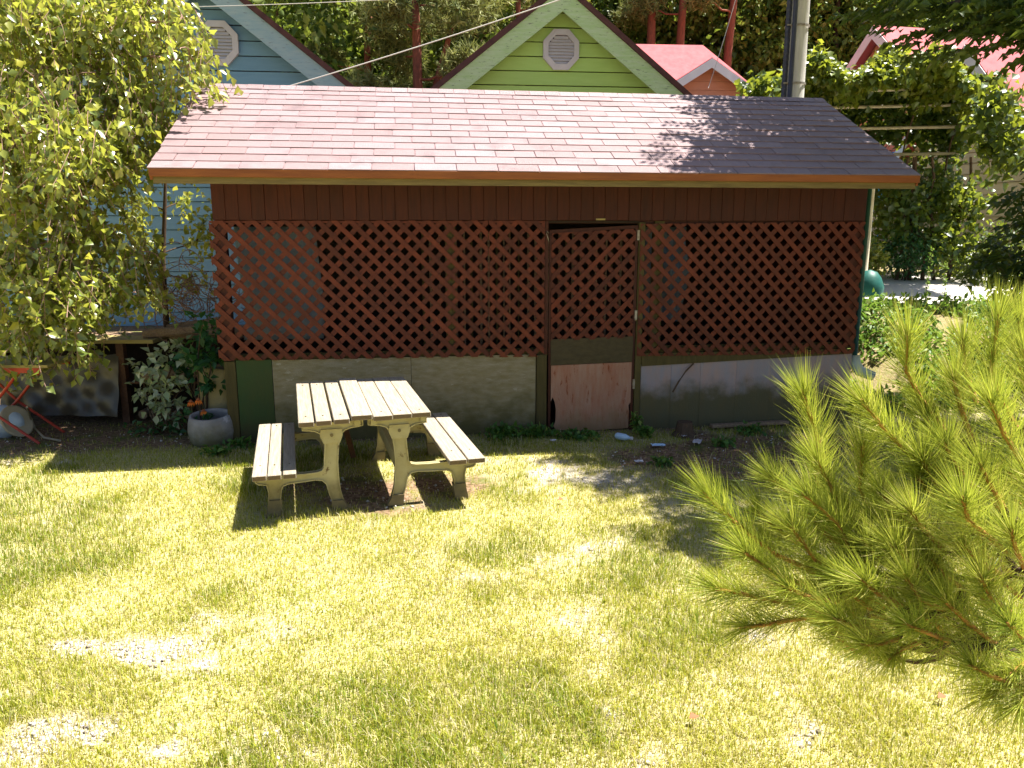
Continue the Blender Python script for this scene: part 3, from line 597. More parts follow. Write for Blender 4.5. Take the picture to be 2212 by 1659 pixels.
# ------------------------------------------------------------------ gabled houses behind
def gable_house(name, loc, rz, hw, z0, zap, slope, depth, wall, trim, roofm, label, over=0.30, barge=0.24, step=0.2, vent=None, ztop_in=None):
    r = empty(name, (loc[0], loc[1], z0), rz, label, 'house'); zap -= z0; tn = math.tan(slope); ze = zap - hw * tn
    zi = zap - 0.14
    # weatherboards on the gable
    z = 0.0
    while z < zi - 0.05:
        zt = min(z + step, zi - 0.02); w0 = min(hw - .15, (zi - z) / tn); w1 = min(hw - .15, (zi - zt) / tn)
        if w0 < 0.06: break
        vs = [(-w0, -0.034, z + .004), (w0, -0.034, z + .004), (w1, -0.018, zt - .010), (-w1, -0.018, zt - .010), (-w0, 0.012, z + .004), (w0, 0.012, z + .004), (w1, 0.012, zt - .010), (-w1, 0.012, zt - .010)]
        MB().add(vs, [(0, 1, 2, 3), (4, 7, 6, 5), (0, 4, 5, 1), (1, 5, 6, 2), (2, 6, 7, 3), (3, 7, 4, 0)]).build('siding_board', wall, r); z += step
    zb = max(ze, 0.0)
    MB().add([(-hw + .14, .014, 0), (hw - .14, .014, 0), (hw - .14, depth, 0), (-hw + .14, depth, 0), (-hw + .14, .014, ze + .1), (hw - .14, .014, ze + .1), (hw - .14, depth, ze + .1), (-hw + .14, depth, ze + .1)],
             [(0, 1, 5, 4), (1, 2, 6, 5), (2, 3, 7, 6), (3, 0, 4, 7)]).build('wall', wall, r)
    for s in (-1, 1):
        q = [(0, zap), (s * (hw + .35), zap - (hw + .35) * tn), (s * (hw + .35), zap - (hw + .35) * tn - .09), (0, zap - .09)]
        if s > 0: q = q[::-1]
        MB().prism(q, -over - 0.03, depth + over).build('roof', roofm, r)
        c, sn = math.cos(slope), math.sin(slope)
        q = [(0, zap - .094), (s * (hw + .33), zap - .094 - (hw + .33) * tn), (s * (hw + .33), zap - .094 - barge / c - (hw + .33) * tn), (0, zap - .094 - barge / c)]
        if s > 0: q = q[::-1]
        MB().prism(q, -over, -over + 0.03).build('bargeboard', trim, r)
        q = [(0, zap - .10), (s * (hw + .3), zap - .10 - (hw + .3) * tn), (s * (hw + .3), zap - .115 - (hw + .3) * tn), (0, zap - .115)]
        if s > 0: q = q[::-1]
        MB().prism(q, -over + 0.032, -0.02).build('soffit', trim, r)
        if vent:
            for k in range(14):                                                                                     # dentil blocks under the rake
                u = s * (0.25 + k * 0.17); zz = zap - .117 - abs(u) * tn
                MB().box((u - .03, -over + .04, zz - .06), (u + .03, -over + .075, zz)).build('rafter_tail', wall, r)
    if vent:
        vx, vz, vr = vent; vz -= z0
        oc = [(vx + vr * math.cos(R(22.5 + 45 * k)), vz + vr * 1.06 * math.sin(R(22.5 + 45 * k))) for k in range(8)]
        ic = [(vx + vr * .72 * math.cos(R(22.5 + 45 * k)), vz + vr * .76 * math.sin(R(22.5 + 45 * k))) for k in range(8)]
        m = MB(); vs = [(x, -.075, z) for x, z in oc] + [(x, -.085, z) for x, z in ic] + [(x, -.005, z) for x, z in oc] + [(x, -.03, z) for x, z in ic]
        fs = []
        for k in range(8):
            j = (k + 1) % 8; fs += [(k, j, 8 + j, 8 + k), (k, 16 + k, 16 + j, j), (8 + k, 8 + j, 24 + j, 24 + k)]
        fs.append(tuple(24 + k for k in range(8)))
        vo = m.add(vs, fs).build('gable_vent', 'vent', r)
        MB().prism([(x, z) for x, z in ic], -.034, -.031).build('vent_shade_disc', 'black', vo)  # black disc added to stand for the shade between the louvres
        for k in range(9):
            z = vz - vr * .60 + k * vr * .15; hwid = min(vr * .69, vr * .98 - abs(z - vz))*0.98
            MB().add([(vx - hwid, -.072, z - .022), (vx + hwid, -.072, z - .022), (vx + hwid, -.045, z + .020), (vx - hwid, -.045, z + .020), (vx - hwid, -.066, z - .026), (vx + hwid, -.066, z - .026), (vx + hwid, -.038, z + .016), (vx - hwid, -.038, z + .016)],
                     [(0, 1, 2, 3), (7, 6, 5, 4), (0, 4, 5, 1), (2, 6, 7, 3), (0, 3, 7, 4), (1, 5, 6, 2)]).build('louvre', 'vent', vo)
    return r
bh = gable_house('blue_house', (-4.25, 11.5), R(6), 3.4, 0.47, 5.42, R(38), 6, 'blue', 'bluetrim', 'roofdark', 'blue weatherboard house with octagonal vent behind the birch', vent=(0.14, 4.42, 0.30))
MB().box((-2.95, -.05, 1.55), (-2.45, -.024, 2.55)).build('shutter', 'browndoor', bh)
gable_house('green_house', (0.69, 12.0), R(5.5), 2.6, 0.55, 5.30, R(37.8), 6, 'green', 'greentrim', 'roofdark', 'lime green gable with octagonal vent above the shed ridge', vent=(0.02, 4.44, 0.285))
# wall lamp on the blue house
lp = at_y(243, 345, 11.36); lm = Matrix.Translation(lp)
wl = empty('wall_lamp', lp, 0, 'white bell shaped lamp on blue wall half hidden by birch leaves', 'lamp')
MB().lathe([(0.001, .30), (.05, .28), (.07, .15), (.11, .0), (.10, .0), (.001, .02)], 16, lm).build('lamp_shade', 'whitetrim', wl, True, True)
MB().lathe([(0.001, -.10), (.05, -.09), (.06, -.04), (.05, .01)], 12, lm).build('lamp_glass', 'black', wl, True, True)
MB().tube([lp + Vector((0, 0, .25)), lp + Vector((0, .14, .28))], 0.02, 6).build('bracket', 'black', wl, True)
# pink roofed houses
def pink_house(name, label, loc, rz, L, Wd, zw, zr, z0, wing, wallm, hip=0.0):
    """main ridge along local x, a wing with a gable towards local -y"""
    r = empty(name, (*loc, z0), rz, label, 'house')
    MB().box((-L / 2, 0, 0), (L / 2, Wd, zw)).build('wall', wallm, r)
    o = 0.4; sl_ = (zr - zw) / (Wd / 2)
    for s in (0, 1):
        ya, yb = (-o, Wd / 2) if s == 0 else (Wd + o, Wd / 2); za = zw - o * sl_
        MB().add([(-L / 2 - o, ya, za), (L / 2 + o, ya, za), (L / 2 - hip, yb, zr), (-L / 2 + hip, yb, zr), (-L / 2 - o, ya, za - .1), (L / 2 + o, ya, za - .1), (L / 2 - hip, yb, zr - .1), (-L / 2 + hip, yb, zr - .1)],
                 [(0, 1, 2, 3), (7, 6, 5, 4), (0, 4, 5, 1), (1, 5, 6, 2), (3, 2, 6, 7), (0, 3, 7, 4)]).build('roof', 'pinkroof', r)
    for s in (-1, 1):
        ze_ = zw - o * sl_; MB().add([(s * (L / 2 + o), -o, ze_), (s * (L / 2 + o), Wd + o, ze_), (s * (L / 2 - hip), Wd / 2, zr)], [(0, 1, 2) if s > 0 else (2, 1, 0)]).build('hip_roof', 'pinkroof', r)
    for wx, ww, wout, wz in wing:
        h = ww / 2; ts = 0.62; zb = wz - h * ts
        z = zb - 0.6
        while z < wz - .12:
            w0 = min(h - .1, (wz - .08 - z) / ts); w1 = min(h - .1, (wz - .08 - z - .2) / ts)
            if w1 < 0.03: w1 = 0.03
            MB().add([(wx - w0, -wout - .02, z), (wx + w0, -wout - .02, z), (wx + w1, -wout, z + .2), (wx - w1, -wout, z + .2)], [(0, 1, 2, 3)]).build('siding_board', wallm, r); z += .2
        MB().box((wx - h + .11, -wout + .01, 0), (wx + h - .11, .05, zb)).build('wing_wall', wallm, r)
        for s in (-1, 1):
            x2 = s * (h + .25); zz = wz - (h + .25) * ts
            q = [(wx, wz), (wx + x2, zz), (wx + x2, zz - .1), (wx, wz - .1)]
            if s > 0: q = q[::-1]
            MB().prism(q, -wout - .35, Wd / 2).build('wing_roof', 'pinkroof', r)
            q = [(wx, wz - .02), (wx + x2, zz - .02), (wx + x2, zz - .24), (wx, wz - .24)]
            if s > 0: q = q[::-1]
            MB().prism(q, -wout - .38, -wout - .352).build('bargeboard', 'whitetrim', r)
    return r
pa = at_y(1540, 126, 20.0); zrd = at_y(1450, 96, 23.5).z; zev = at_y(1600, 225, 20.8).z
pink_house('pink_roofed_house', 'peach house with pink roof between the green gable and the utility pole', (4.35, 21.2), R(4), 5.2, 4.6, zev - 1.6, zrd - 1.6, 1.6, [(0.42, 2.9, 1.0, pa.z - 1.6)], 'peach', 1.3)
def rake_house(name, label, peak, rz, L, hw, slope, z0, wallm):
    """ridge runs along local x from the gable end at the root; the front slope faces the camera"""
    r = empty(name, (peak.x, peak.y, z0), rz, label, 'house'); zp = peak.z - z0; tn = math.tan(slope); zi = zp - .2; z = 0.0
    while z < zi - .06:
        zt = min(z + .2, zi - .02); w0 = min(hw - .3, (zi - z) / tn); w1 = min(hw - .3, (zi - zt) / tn)
        MB().add([(.31, w0, z + .004), (.31, -w0, z + .004), (.325, -w1, zt - .008), (.325, w1, zt - .008), (.36, w0, z + .004), (.36, -w0, z + .004), (.36, -w1, zt - .008), (.36, w1, zt - .008)],
                 [(0, 1, 2, 3), (7, 6, 5, 4), (0, 4, 5, 1), (1, 5, 6, 2), (3, 2, 6, 7), (0, 3, 7, 4)]).build('siding_board', wallm, r); z += .2
    zw = zp - (hw - .3) * tn - .1
    MB().box((.365, -hw + .3, 0), (L, hw - .3, zw)).build('wall', wallm, r)
    for s in (-1, 1):
        ye = s * (hw + .2); ze = zp - (hw + .2) * tn
        vs = [(0.02, 0, zp), (L, 0, zp), (L, ye, ze), (0.02, ye, ze), (0.02, 0, zp - .1), (L, 0, zp - .1), (L, ye, ze - .1), (0.02, ye, ze - .1)]
        fs = [(0, 3, 2, 1), (4, 5, 6, 7), (0, 4, 7, 3), (1, 2, 6, 5), (2, 3, 7, 6)]
        MB().add(vs, fs).build('roof', 'pinkroof', r)
        MB().add([(0, 0, zp - .02), (0, ye, ze - .02), (0, ye, ze - .30), (0, 0, zp - .30), (.018, 0, zp - .02), (.018, ye, ze - .02), (.018, ye, ze - .30), (.018, 0, zp - .30)],
                 [(0, 1, 2, 3), (7, 6, 5, 4), (0, 4, 5, 1), (1, 5, 6, 2), (2, 6, 7, 3)]).build('bargeboard', 'whitetrim', r)
    return r
rake_house('pink_roofed_house', 'peach gabled house with pink roof beyond the top of the ivy arch', at_y(1885, 54, 19.5), R(12), 7, 2.3, R(40), 1.7, 'peach')
rake_house('pink_roofed_house', 'cream house with long white rake board and pink roof right of ivy arch', at_y(2083, 94, 15.2), R(9), 7, 2.4, R(45), 1.3, 'creamwall')

# ------------------------------------------------------------------ utility pole and cables
pl = empty('utility_pole', (3.47, 10.0, gz(3.47, 10)), 0, 'grey concrete utility pole with dark conduit rising behind the shed roof', 'utility pole')
MB().tube([(3.47, 10, 0.0), (3.46, 10, 4), (3.46, 10, 9.5)], [.15, .13, .10], 20).build('pole', 'concrete', pl, True, True)
cd = MB(); pth = [(3.325, 9.93, 0.3 + i * 0.035) for i in range(240)]
cd.tube(pth, [(.034 if i % 2 else .029) for i in range(240)], 8); cd.build('conduit', 'black', pl, True)
MB().tube([(3.385, 9.885, 0.3), (3.385, 9.885, 8.5)], .026, 8).build('conduit', 'black', pl, True, True)
for z in (3.62, 4.28, 5.0):
    cm = Matrix.Translation((3.46, 10, z)); MB().lathe([(.138, -.012), (.145, -.012), (.145, .012), (.138, .012)], 20, cm).build('strap', 'metal', pl, True)
    MB().box((3.30, 9.885, z - .008), (3.40, 9.90, z + .008)).build('clamp', 'metal', pl, True)
def cable(name, a, b, sag, r, mat, label):
    a, b = Vector(a), Vector(b); pts = []
    for i in range(25):
        t = i / 24; p = a.lerp(b, t); p.z -= sag * 4 * t * (1 - t); pts.append(p)
    tag(MB().tube(pts, r, 6).build(name, mat, smooth=True), label, 'cable')
cable('overhead_cable', at_y(560, 205, 9.6), at_y(1420, -75, 9.9), 0.04, 0.0065, 'wire', 'pale cable slanting up across the blue and green gables')
cable('overhead_cable', at_y(250, 18, 9.0), at_y(1000, -10, 9.0), 0.02, 0.0035, 'wire', 'thin cable crossing the top of the blue gable')
cable('overhead_cable', at_y(1530, 190, 14.5), at_y(1600, -40, 14.5), 0.05, 0.006, 'wire', 'thin drop wire over the pink roof beside the pole')

# ------------------------------------------------------------------ trees
def limb(a, b, n=6, wob=0.1, sag=0.0):
    a, b = Vector(a), Vector(b); L = (b - a).length; pts = []
    for i in range(n + 1):
        t = i / n; p = a.lerp(b, t); k = math.sin(math.pi * t)
        p += Vector((random.uniform(-1, 1), random.uniform(-1, 1), random.uniform(-.6, .6))) * wob * L * .35 * (1 if 0 < i < n else 0); p.z -= sag * k
        pts.append(p)
    return pts
def taper(r0, r1, n): return [r0 + (r1 - r0) * i / n for i in range(n + 1)]
TW = []
def hang(n_str, c, r, L, step, size, down=1.0, rndc=None):
    """drooping twigs with leaves along them"""
    st = in_ellipsoid(n_str, c, r, 0.25); P = []; A = []
    for s in st:
        d = unit(np.array([rng.normal() * .5, rng.normal() * .5, -down])); ln = L * rng.uniform(.5, 1.2); m = max(int(ln / step), 2)
        tt = np.linspace(0, 1, m)[:, None]; cur = np.array([rng.normal(), rng.normal(), 0]) * .12
        p = s + d * tt * ln + cur * tt * tt * ln; P.append(p); TW.append(p)
        side = unit(rng.normal(size=(m, 3)) + d * .8 + np.array([0, 0, -.5])); A.append(side)
    P = np.concatenate(P); A = np.concatenate(A); n = len(P)
    nr = rng.normal(size=(n, 3)) + np.array([0.25, -.25, .55]); rn = np.clip(rng.beta(2.4, 2.0, n), 0, 1)
    return leaves(P, A, nr, size * rng.uniform(.5, 1.3, n), 0.72, rn)
# the birch
bt = empty('birch_tree', (-4.75, 8.3, gz(-4.75, 8.3)), 0, 'leafy birch with drooping twigs in front of the blue house', 'tree')
tp = [(-4.75, 8.3, 0.4), (-4.72, 8.2, 1.4), (-4.66, 8.0, 2.4), (-4.6, 7.9, 3.4), (-4.45, 7.8, 4.6), (-4.3, 7.7, 5.8)]
MB().tube(tp, [.10, .09, .075, .06, .045, .02], 10).build('trunk', 'birch', bt, True, True)
BC = [  # picture centre, depth, radius in picture px (x, y), strands
    (60, 60, 7.4, 190, 130, 210), (240, 60, 7.5, 150, 100, 170), (90, 230, 7.2, 200, 130, 210), (270, 200, 7.4, 130, 90, 130), (385, 60, 7.3, 60, 60, 34), (415, 140, 7.2, 45, 55, 26),
    (60, 400, 7.0, 150, 140, 170), (220, 330, 7.2, 110, 90, 110), (50, 560, 6.8, 140, 100, 120), (190, 500, 7.0, 110, 90, 90), (70, 670, 6.7, 120, 70, 80), (205, 620, 6.8, 85, 70, 60), (330, 260, 7.3, 50, 50, 26),
    (290, 560, 7.0, 50, 60, 34), (120, 620, 6.5, 130, 90, 70), (130, 300, 6.6, 170, 150, 110), (-60, 300, 7.2, 160, 300, 180), (330, 10, 7.6, 90, 50, 50), (150, 730, 6.7, 100, 35, 26), (20, 745, 6.6, 60, 30, 20)]
pts_l = []
for px, py, dep, rx, ry, ns in BC:
    c = at_y(px, py - ry * .2, dep); k = dep / 1661.0 * 1.03
    pts_l.append(hang(int(ns * 1.05), c, (rx * k * .92, 0.6, ry * k * .8), 0.42, 0.042, 0.082))
    q = Vector(tp[min(5, max(1, int(c.z)))]); e = c
    MB().tube(limb(q, e, 6, .10, -.12), taper(.026, .008, 6), 6).build('branch', 'twig', bt, True, True)
    for _ in range(2):
        e2 = Vector(in_ellipsoid(1, c, (rx * k, .5, ry * k), .6)[0]); MB().tube(limb(e, e2, 5, .14, -.05), taper(.008, .003, 5), 5).build('branch', 'twig', bt, True)
np_obj('crown', join_np(pts_l), 'L_birch', bt)
tv = []; tt_ = []; kk = 0
for p in TW:
    m = len(p); o_ = np.array([.0022, .0006, 0]); tv.append(np.concatenate([p - o_, p + o_])); i_ = np.arange(m - 1)[:, None]
    tt_.append(np.concatenate([i_ + [0, 1, m + 1], np.concatenate([i_, i_ + m + 1, i_ + m], 1)]) + kk); kk += 2 * m
np_obj('twigs', (np.concatenate(tv), np.concatenate(tt_), np.zeros(kk)), 'twig', bt)
# slim pine sapling against the blue wall
sp = empty('pine_sapling', (-3.72, 8.25, gz(-3.72, 8.25)), 0, 'slim dark stemmed sapling with sparse needles in front of blue wall', 'tree')
a0 = at_y(362, 735, 8.2); a1 = at_y(352, 560, 8.2); a2 = at_y(357, 400, 8.2); a3 = at_y(350, 250, 8.2)
MB().tube([a0, at_y(356, 650, 8.2), a1, at_y(355, 480, 8.2), a2, a3], [.036, .030, .026, .022, .016, .006], 8).build('trunk', 'bark', sp, True, True)
def needles_along(path, n, ln, wd, spread=0.8, tipn=40, jit=.25, up=0.0, dens_pow=1.0):
    path = np.array([list(p) for p in path]); m = len(path) - 1
    t = rng.random(n) ** dens_pow * m; i = np.minimum(t.astype(int), m - 1); f_ = (t - i)[:, None]
    P = path[i] * (1 - f_) + path[i + 1] * f_; T = unit(path[i + 1] - path[i])
    P2 = np.repeat(path[-1:], tipn, 0) - unit(path[-1] - path[-2]) * rng.random((tipn, 1)) * .02; T2 = np.repeat(unit(path[-1:] - path[-2:-1]), tipn, 0)
    P = np.concatenate([P, P2]); T = np.concatenate([T, T2]); N_ = len(P)
    rad = rng.normal(size=(N_, 3)); rad = unit(rad - (rad * T).sum(1, keepdims=True) * T)
    sp_ = spread * (1 + rng.normal(size=(N_, 1)) * jit); sp_[-tipn:] *= .6
    d = unit(T + rad * sp_ + np.array([0, 0, up])); ln_ = ln * rng.uniform(.7, 1.1, (N_, 1))
    side = unit(np.cross(d, rng.normal(size=(N_, 3)))); w_ = wd
    bend = unit(T * .6 + np.array([0, 0, -.15])) * ln_ * .10
    a = P; b = P + d * ln_ * .55; c = P + d * ln_ + bend
    V = np.stack([a - side * w_ * .5, a + side * w_ * .5, b + side * w_ * .5, b - side * w_ * .5, c], 1).reshape(-1, 3); k = np.arange(N_)[:, None] * 5
    T_ = np.concatenate([k + [0, 1, 2], k + [0, 2, 3], k + [3, 2, 4]], 0)
    return V, T_, np.repeat(np.clip(rng.normal(.46, .26, N_) + rng.normal(0, .09), 0, 1), 5)
nd = []; lf = []
for px, py, qx, qy in ((300, 430, 355, 455), (425, 520, 355, 545), (310, 520, 354, 560), (410, 600, 355, 640), (320, 640, 355, 660), (400, 430, 356, 450), (330, 330, 353, 380), (395, 350, 353, 390), (440, 480, 425, 520), (280, 470, 300, 430)):
    A, B = at_y(qx, qy, 8.2), at_y(px, py, 8.2 + random.uniform(-.3, .3)); lp_ = limb(A, B, 4, .12)
    MB().tube(lp_, taper(.009, .004, 4), 5).build('branch', 'bark', sp, True); nd.append(needles_along(lp_[2:], 90, .10, .003, .9, 30))
    lf.append(hang(16, B, (.24, .16, .18), .2, .045, .075))
np_obj('needles', join_np(nd), 'L_needle', sp)
np_obj('leaves', join_np(lf), 'L_birch', sp)

# broadleaf tree to the right whose crown shades the shed roof
mt = empty('shade_tree', (6.0, 7.6, gz(6.0, 7.6)), 0, 'dark leafy shade tree with fan shaped sprays hanging in from the right edge', 'tree')
zt0 = gz(6, 7.6); tk = [(6.0, 7.6, zt0 - .1), (5.95, 7.55, 1.5), (5.8, 7.45, 2.8), (5.6, 7.3, 4.0), (5.4, 7.2, 5.4), (5.2, 7.1, 6.6)]
MB().tube(tk, [.19, .16, .14, .12, .08, .03], 12).build('trunk', 'bark', mt, True, True)
MC = [((5.0, 7.3, 6.2), (2.2, 2.0, 1.1), 13000), ((4.0, 6.8, 5.6), (1.2, 1.3, .6), 6200), ((6.2, 7.4, 5.4), (1.5, 1.6, 1.2), 3000), ((3.55, 5.3, 5.25), (.65, .55, .3), 900), ((4.2, 8.6, 5.9), (1.2, 1.0, .7), 4600), ((4.9, 5.6, 5.2), (1.1, .8, .7), 2000),
      ((3.15, 6.2, 3.50), (.65, .5, .16), 520), ((3.75, 6.0, 3.34), (.70, .6, .22), 900), ((4.1, 5.6, 3.16), (.45, .6, .22), 600), ((2.75, 6.9, 4.00), (.5, .5, .14), 260), ((4.6, 6.5, 4.0), (1.0, .9, .5), 1500),
      ((4.52, 6.5, 2.15), (.28, .5, .50), 800), ((4.65, 6.4, 1.50), (.42, .5, .42), 1000), ((4.32, 6.9, 1.62), (.25, .4, .22), 260), ((4.55, 6.4, .95), (.36, .45, .32), 500), ((4.9, 6.5, 2.9), (.5, .6, .5), 900), ((5.4, 5.0, 2.6), (.7, .7, 1.1), 1500), ((5.6, 6.0, 1.6), (.6, .8, .8), 1200)]  # final pair of unseen clumps added to keep sky light off the wall
ml = []
for c, r, n in MC:
    src = in_ellipsoid(max(n // 9, 6), c, r, .35)                       # sprays: a short twig, leaves both sides
    for s in src:
        ax = unit(np.array([s[0] - 5.7, s[1] - 7.3, 0.0]) * .5 + rng.normal(size=3) * np.array([.5, .5, .15]) + np.array([0, 0, -.22])); k = 9; tt = np.linspace(0, .30, k)[:, None]
        sd = unit(np.cross(ax, np.array([0, 0, 1.0]))); sg = np.where(np.arange(k) % 2, 1, -1)[:, None]; P = s + ax * tt + np.array([0, 0, -.25]) * tt * tt
        ml.append(leaves(P, ax * .8 + sd * sg * .9 + np.array([0, 0, -.25]), np.array([0, 0, 1.0]) + rng.normal(size=(k, 3)) * .35, .115 * rng.uniform(.8, 1.15, k), .44, np.clip(rng.normal(.45, .22, k), 0, 1)))
    q = Vector(tk[min(5, max(1, int(c[2] - .4)))]); MB().tube(limb(q, c, 6, .07, -.1), taper(.05, .012, 6), 7).build('branch', 'bark', mt, True, True)
np_obj('crown', join_np(ml), 'L_maple', mt)

# forest trees behind the houses
def pine_crown(h, seed, n_tuft=120, cl=None):
    """tufts of needles gathered in flat clumps; local coordinates, base at z = 0"""
    r2 = np.random.default_rng(seed); out = []; cs = cl
    for (cx, cy_, cz, rr) in cs:
        m = n_tuft; d = unit(r2.normal(size=(m, 3))); p = np.array([cx, cy_, cz]) + d * r2.uniform(.3, 1, (m, 1)) * np.array([rr, rr, rr * .6])
        k = 14; P = np.repeat(p, k, 0); A = unit(r2.normal(size=(m * k, 3)) + np.array([0, 0, .45]))
        sz = .26 * r2.uniform(.7, 1.2, m * k); side = unit(np.cross(A, r2.normal(size=A.shape))); wdt = .020
        V = np.stack([P - side * wdt, P + side * wdt, P + A * sz[:, None]], 1).reshape(-1, 3)
        out.append((V, np.arange(m * k * 3).reshape(-1, 3), np.repeat(np.clip(r2.normal(.5, .18, m).repeat(k) + r2.normal(0, .1, m * k), 0, 1), 3)))
    return join_np(out)
def forest_pine(px, depth, h, label, lean=0.0, clumps=9, fork=False, rt=.16, crown_lo=.35, spreadr=1.7, seed=0):
    b = at_y(px, 300, depth); x = b.x; z0 = gz(x, depth); random.seed(seed + 5)
    t = empty('pine_tree', (x, depth, z0), 0, label, 'tree', 'pines on the slope behind the houses')
    pts = [Vector((x + lean * k / 6 * h * .3 + random.uniform(-.06, .06), depth + random.uniform(-.1, .1), z0 - .2 + (h + .2) * k / 6)) for k in range(7)]
    MB().tube(pts, [rt * (1 - .8 * k / 6) for k in range(7)], 9).build('trunk', 'redbark', t, True, True)
    cl = []
    for i in range(clumps):
        f_ = crown_lo + (1 - crown_lo) * i / max(clumps - 1, 1); a = i * 2.4 + seed; k = f_ * 6; i0 = min(int(k), 5); q = pts[i0].lerp(pts[i0 + 1], k - i0)
        rr = spreadr * (1.05 - .5 * f_) * random.uniform(.7, 1.1); e = q + Vector((math.cos(a) * rr, math.sin(a) * rr * .8, .25)); cl.append((e.x, e.y, e.z, .85 * random.uniform(.8, 1.2)))
        MB().tube(limb(q, e, 5, .12, .05), taper(.05 * (1.2 - f_), .015, 5), 6).build('branch', 'redbark', t, True, True)
    if fork:
        q = pts[2]; e = q + Vector((.9, .2, 3.0)); MB().tube([q, q + Vector((.38, .05, .75)), q + Vector((.52, .1, 1.7)), e], [.12, .11, .09, .05], 8).build('limb', 'redbark', t, True, True)
        e = q + Vector((-.65, .1, .9)); MB().tube([q, q + Vector((-.4, .05, .25)), e], [.08, .07, .05], 8).build('limb', 'redbark', t, True, True)
        cl.append((q.x + 1, q.y, q.z + 3.2, 1.0))
    np_obj('crown', pine_crown(h, seed + 3, 110, cl), 'L_farpine', t)
forest_pine(905, 19.5, 9.0, 'forked red trunked pine between the blue and green gables', 0, 11, True, .20, .40, 2.2, 1)
forest_pine(1395, 27.0, 13.0, 'bare red pine trunk rising above the pink roof beside the green gable', .05, 8, False, .20, .42, 2.0, 2)
forest_pine(1467, 26.8, 13.0, 'red pine trunk directly above the pink roof ridge', -.05, 8, False, .19, .42, 2.0, 3)
forest_pine(1565, 26.5, 13.0, 'dark pine trunk just left of the utility pole', .02, 8, False, .18, .42, 2.0, 4)
forest_pine(1118, 23.0, 11.0, 'slender pine just left of the green gable peak', 0, 10, False, .13, .35, 1.7, 5)
forest_pine(790, 21.0, 10.5, 'pale needled pine nearest the blue roof edge', .1, 14, False, .14, .22, 1.9, 6)
forest_pine(640, 25.0, 10.5, 'pine showing over the top of the blue roof slope', .1, 12, False, .14, .25, 1.9, 7)
forest_pine(1010, 26.0, 12.5, 'tall pine behind the overhead cable', -.1, 12, False, .16, .25, 2.0, 8)
random.seed(21)
def crown_leaves(c, r, n, size, r2):
    """leaves in clumps on the shell of an ellipsoid"""
    m = max(n // 26, 8); d = unit(r2.normal(size=(m, 3))); cc = np.array(c) + d * r2.uniform(.45, 1.0, (m, 1)) * np.array(r)
    P = np.repeat(cc, 26, 0) + r2.normal(size=(m * 26, 3)) * np.array([.30, .30, .20]); tone = np.clip(r2.normal(.45, .22, m).repeat(26) + r2.normal(0, .1, m * 26), 0, 1)
    A = unit(r2.normal(size=P.shape) + np.array([0, 0, -.3])); Nn = r2.normal(size=P.shape) + np.array([0, -.3, .9])
    return leaves(P, A, Nn, size * r2.uniform(.7, 1.2, len(P)), .6, tone)
fl = []; r2 = np.random.default_rng(5); ft = MB()
for i in range(84):
    y = random.choice((22, 24, 26, 28, 30, 33)) + random.uniform(-1.2, 1.2); x = random.uniform(-.75, .8) * y
    if x > 1.0: y = max(y, 28.5 + random.uniform(0, 4))
    z = gz(x, y); h = random.uniform(6.5, 11)
    ft.tube([(x, y, z - .3), (x + random.uniform(-.3, .3), y, z + h * .5), (x + random.uniform(-.5, .5), y, z + h * .85)], [.14, .10, .04], 6)
    for k in range(4):
        c = (x + random.uniform(-1.3, 1.3), y + random.uniform(-1, 1), z + h * (.18 + .19 * k)); fl.append(crown_leaves(c, (1.9, 1.7, 1.3), 760, .26, r2))
for i in range(36):                                                     # undergrowth
    y = random.uniform(20.5, 27); x = random.uniform(-.7, .8) * y
    if x > 1.0: y += 7.5
    z = gz(x, y); fl.append(crown_leaves((x, y, z + 1.0), (1.5, 1.2, 1.1), 420, .15, r2))
fo = np_obj('forest', join_np(fl), 'L_forest'); tag(fo, 'mixed green forest on the slope behind all the houses', 'forest', kind='stuff')
fto = ft.build('forest_trunks', 'bark', fo, smooth=True); fto['kind'] = 'stuff'

# ------------------------------------------------------------------ ivy arch, fence and shed-side greenery on the right
ia = empty('ivy_arch', (5.4, 11.4, gz(5.4, 11.4)), 0, 'tunnel shaped pergola of cream pipes overgrown with ivy right of the shed', 'pergola')
AX = Vector((1.0, -0.16, 0)).normalized(); AY = Vector((0.16, 1.0, 0)).normalized(); AO = Vector((3.2, 11.1, 0)); ARw = 1.35
def arch(s, th): return AO + AX * s + AY * (ARw - ARw * math.cos(th)) + Vector((0, 0, 2.75 + 1.28 * math.sin(th)))
for s in (1.75, 2.9, 3.6):
    for side in ((0.0, math.pi) if s < 2 else (math.pi,)):
        p = arch(s, side); MB().tube([(p.x, p.y, gz(p.x, p.y) - .1), p], .030, 8).build('post', 'bar', ia, True, True)
    MB().tube([arch(s, math.pi * k / 16) for k in range(8, 17)], .014, 8).build('rib', 'bark', ia, True, True)
for th in (R(180), R(163), R(143), R(124), R(104)):
    MB().tube([arch(0.5, th) + Vector((0, 0, -.03)), arch(3.75, th) + Vector((0, 0, -.03))], .026, 8).build('pipe', 'bar', ia, True, True)
n = 17000; s = rng.uniform(-.25, 3.85, n); th = np.where(rng.random(n) < .5, rng.uniform(1.1, 2.0, n), np.arccos(1 - 2 * rng.uniform(.30, 1, n))); lump = .14 * np.sin(s * 4.1 + th * 3) + .10 * np.sin(s * 7.3 - th * 5); lump = np.where(th > 1.9, np.abs(lump), lump)
endf = 1 - .5 * (1 - sst(-.3, 1.2, s)) - .5 * sst(3.1, 3.95, s)                                         # the left end thins out and sinks
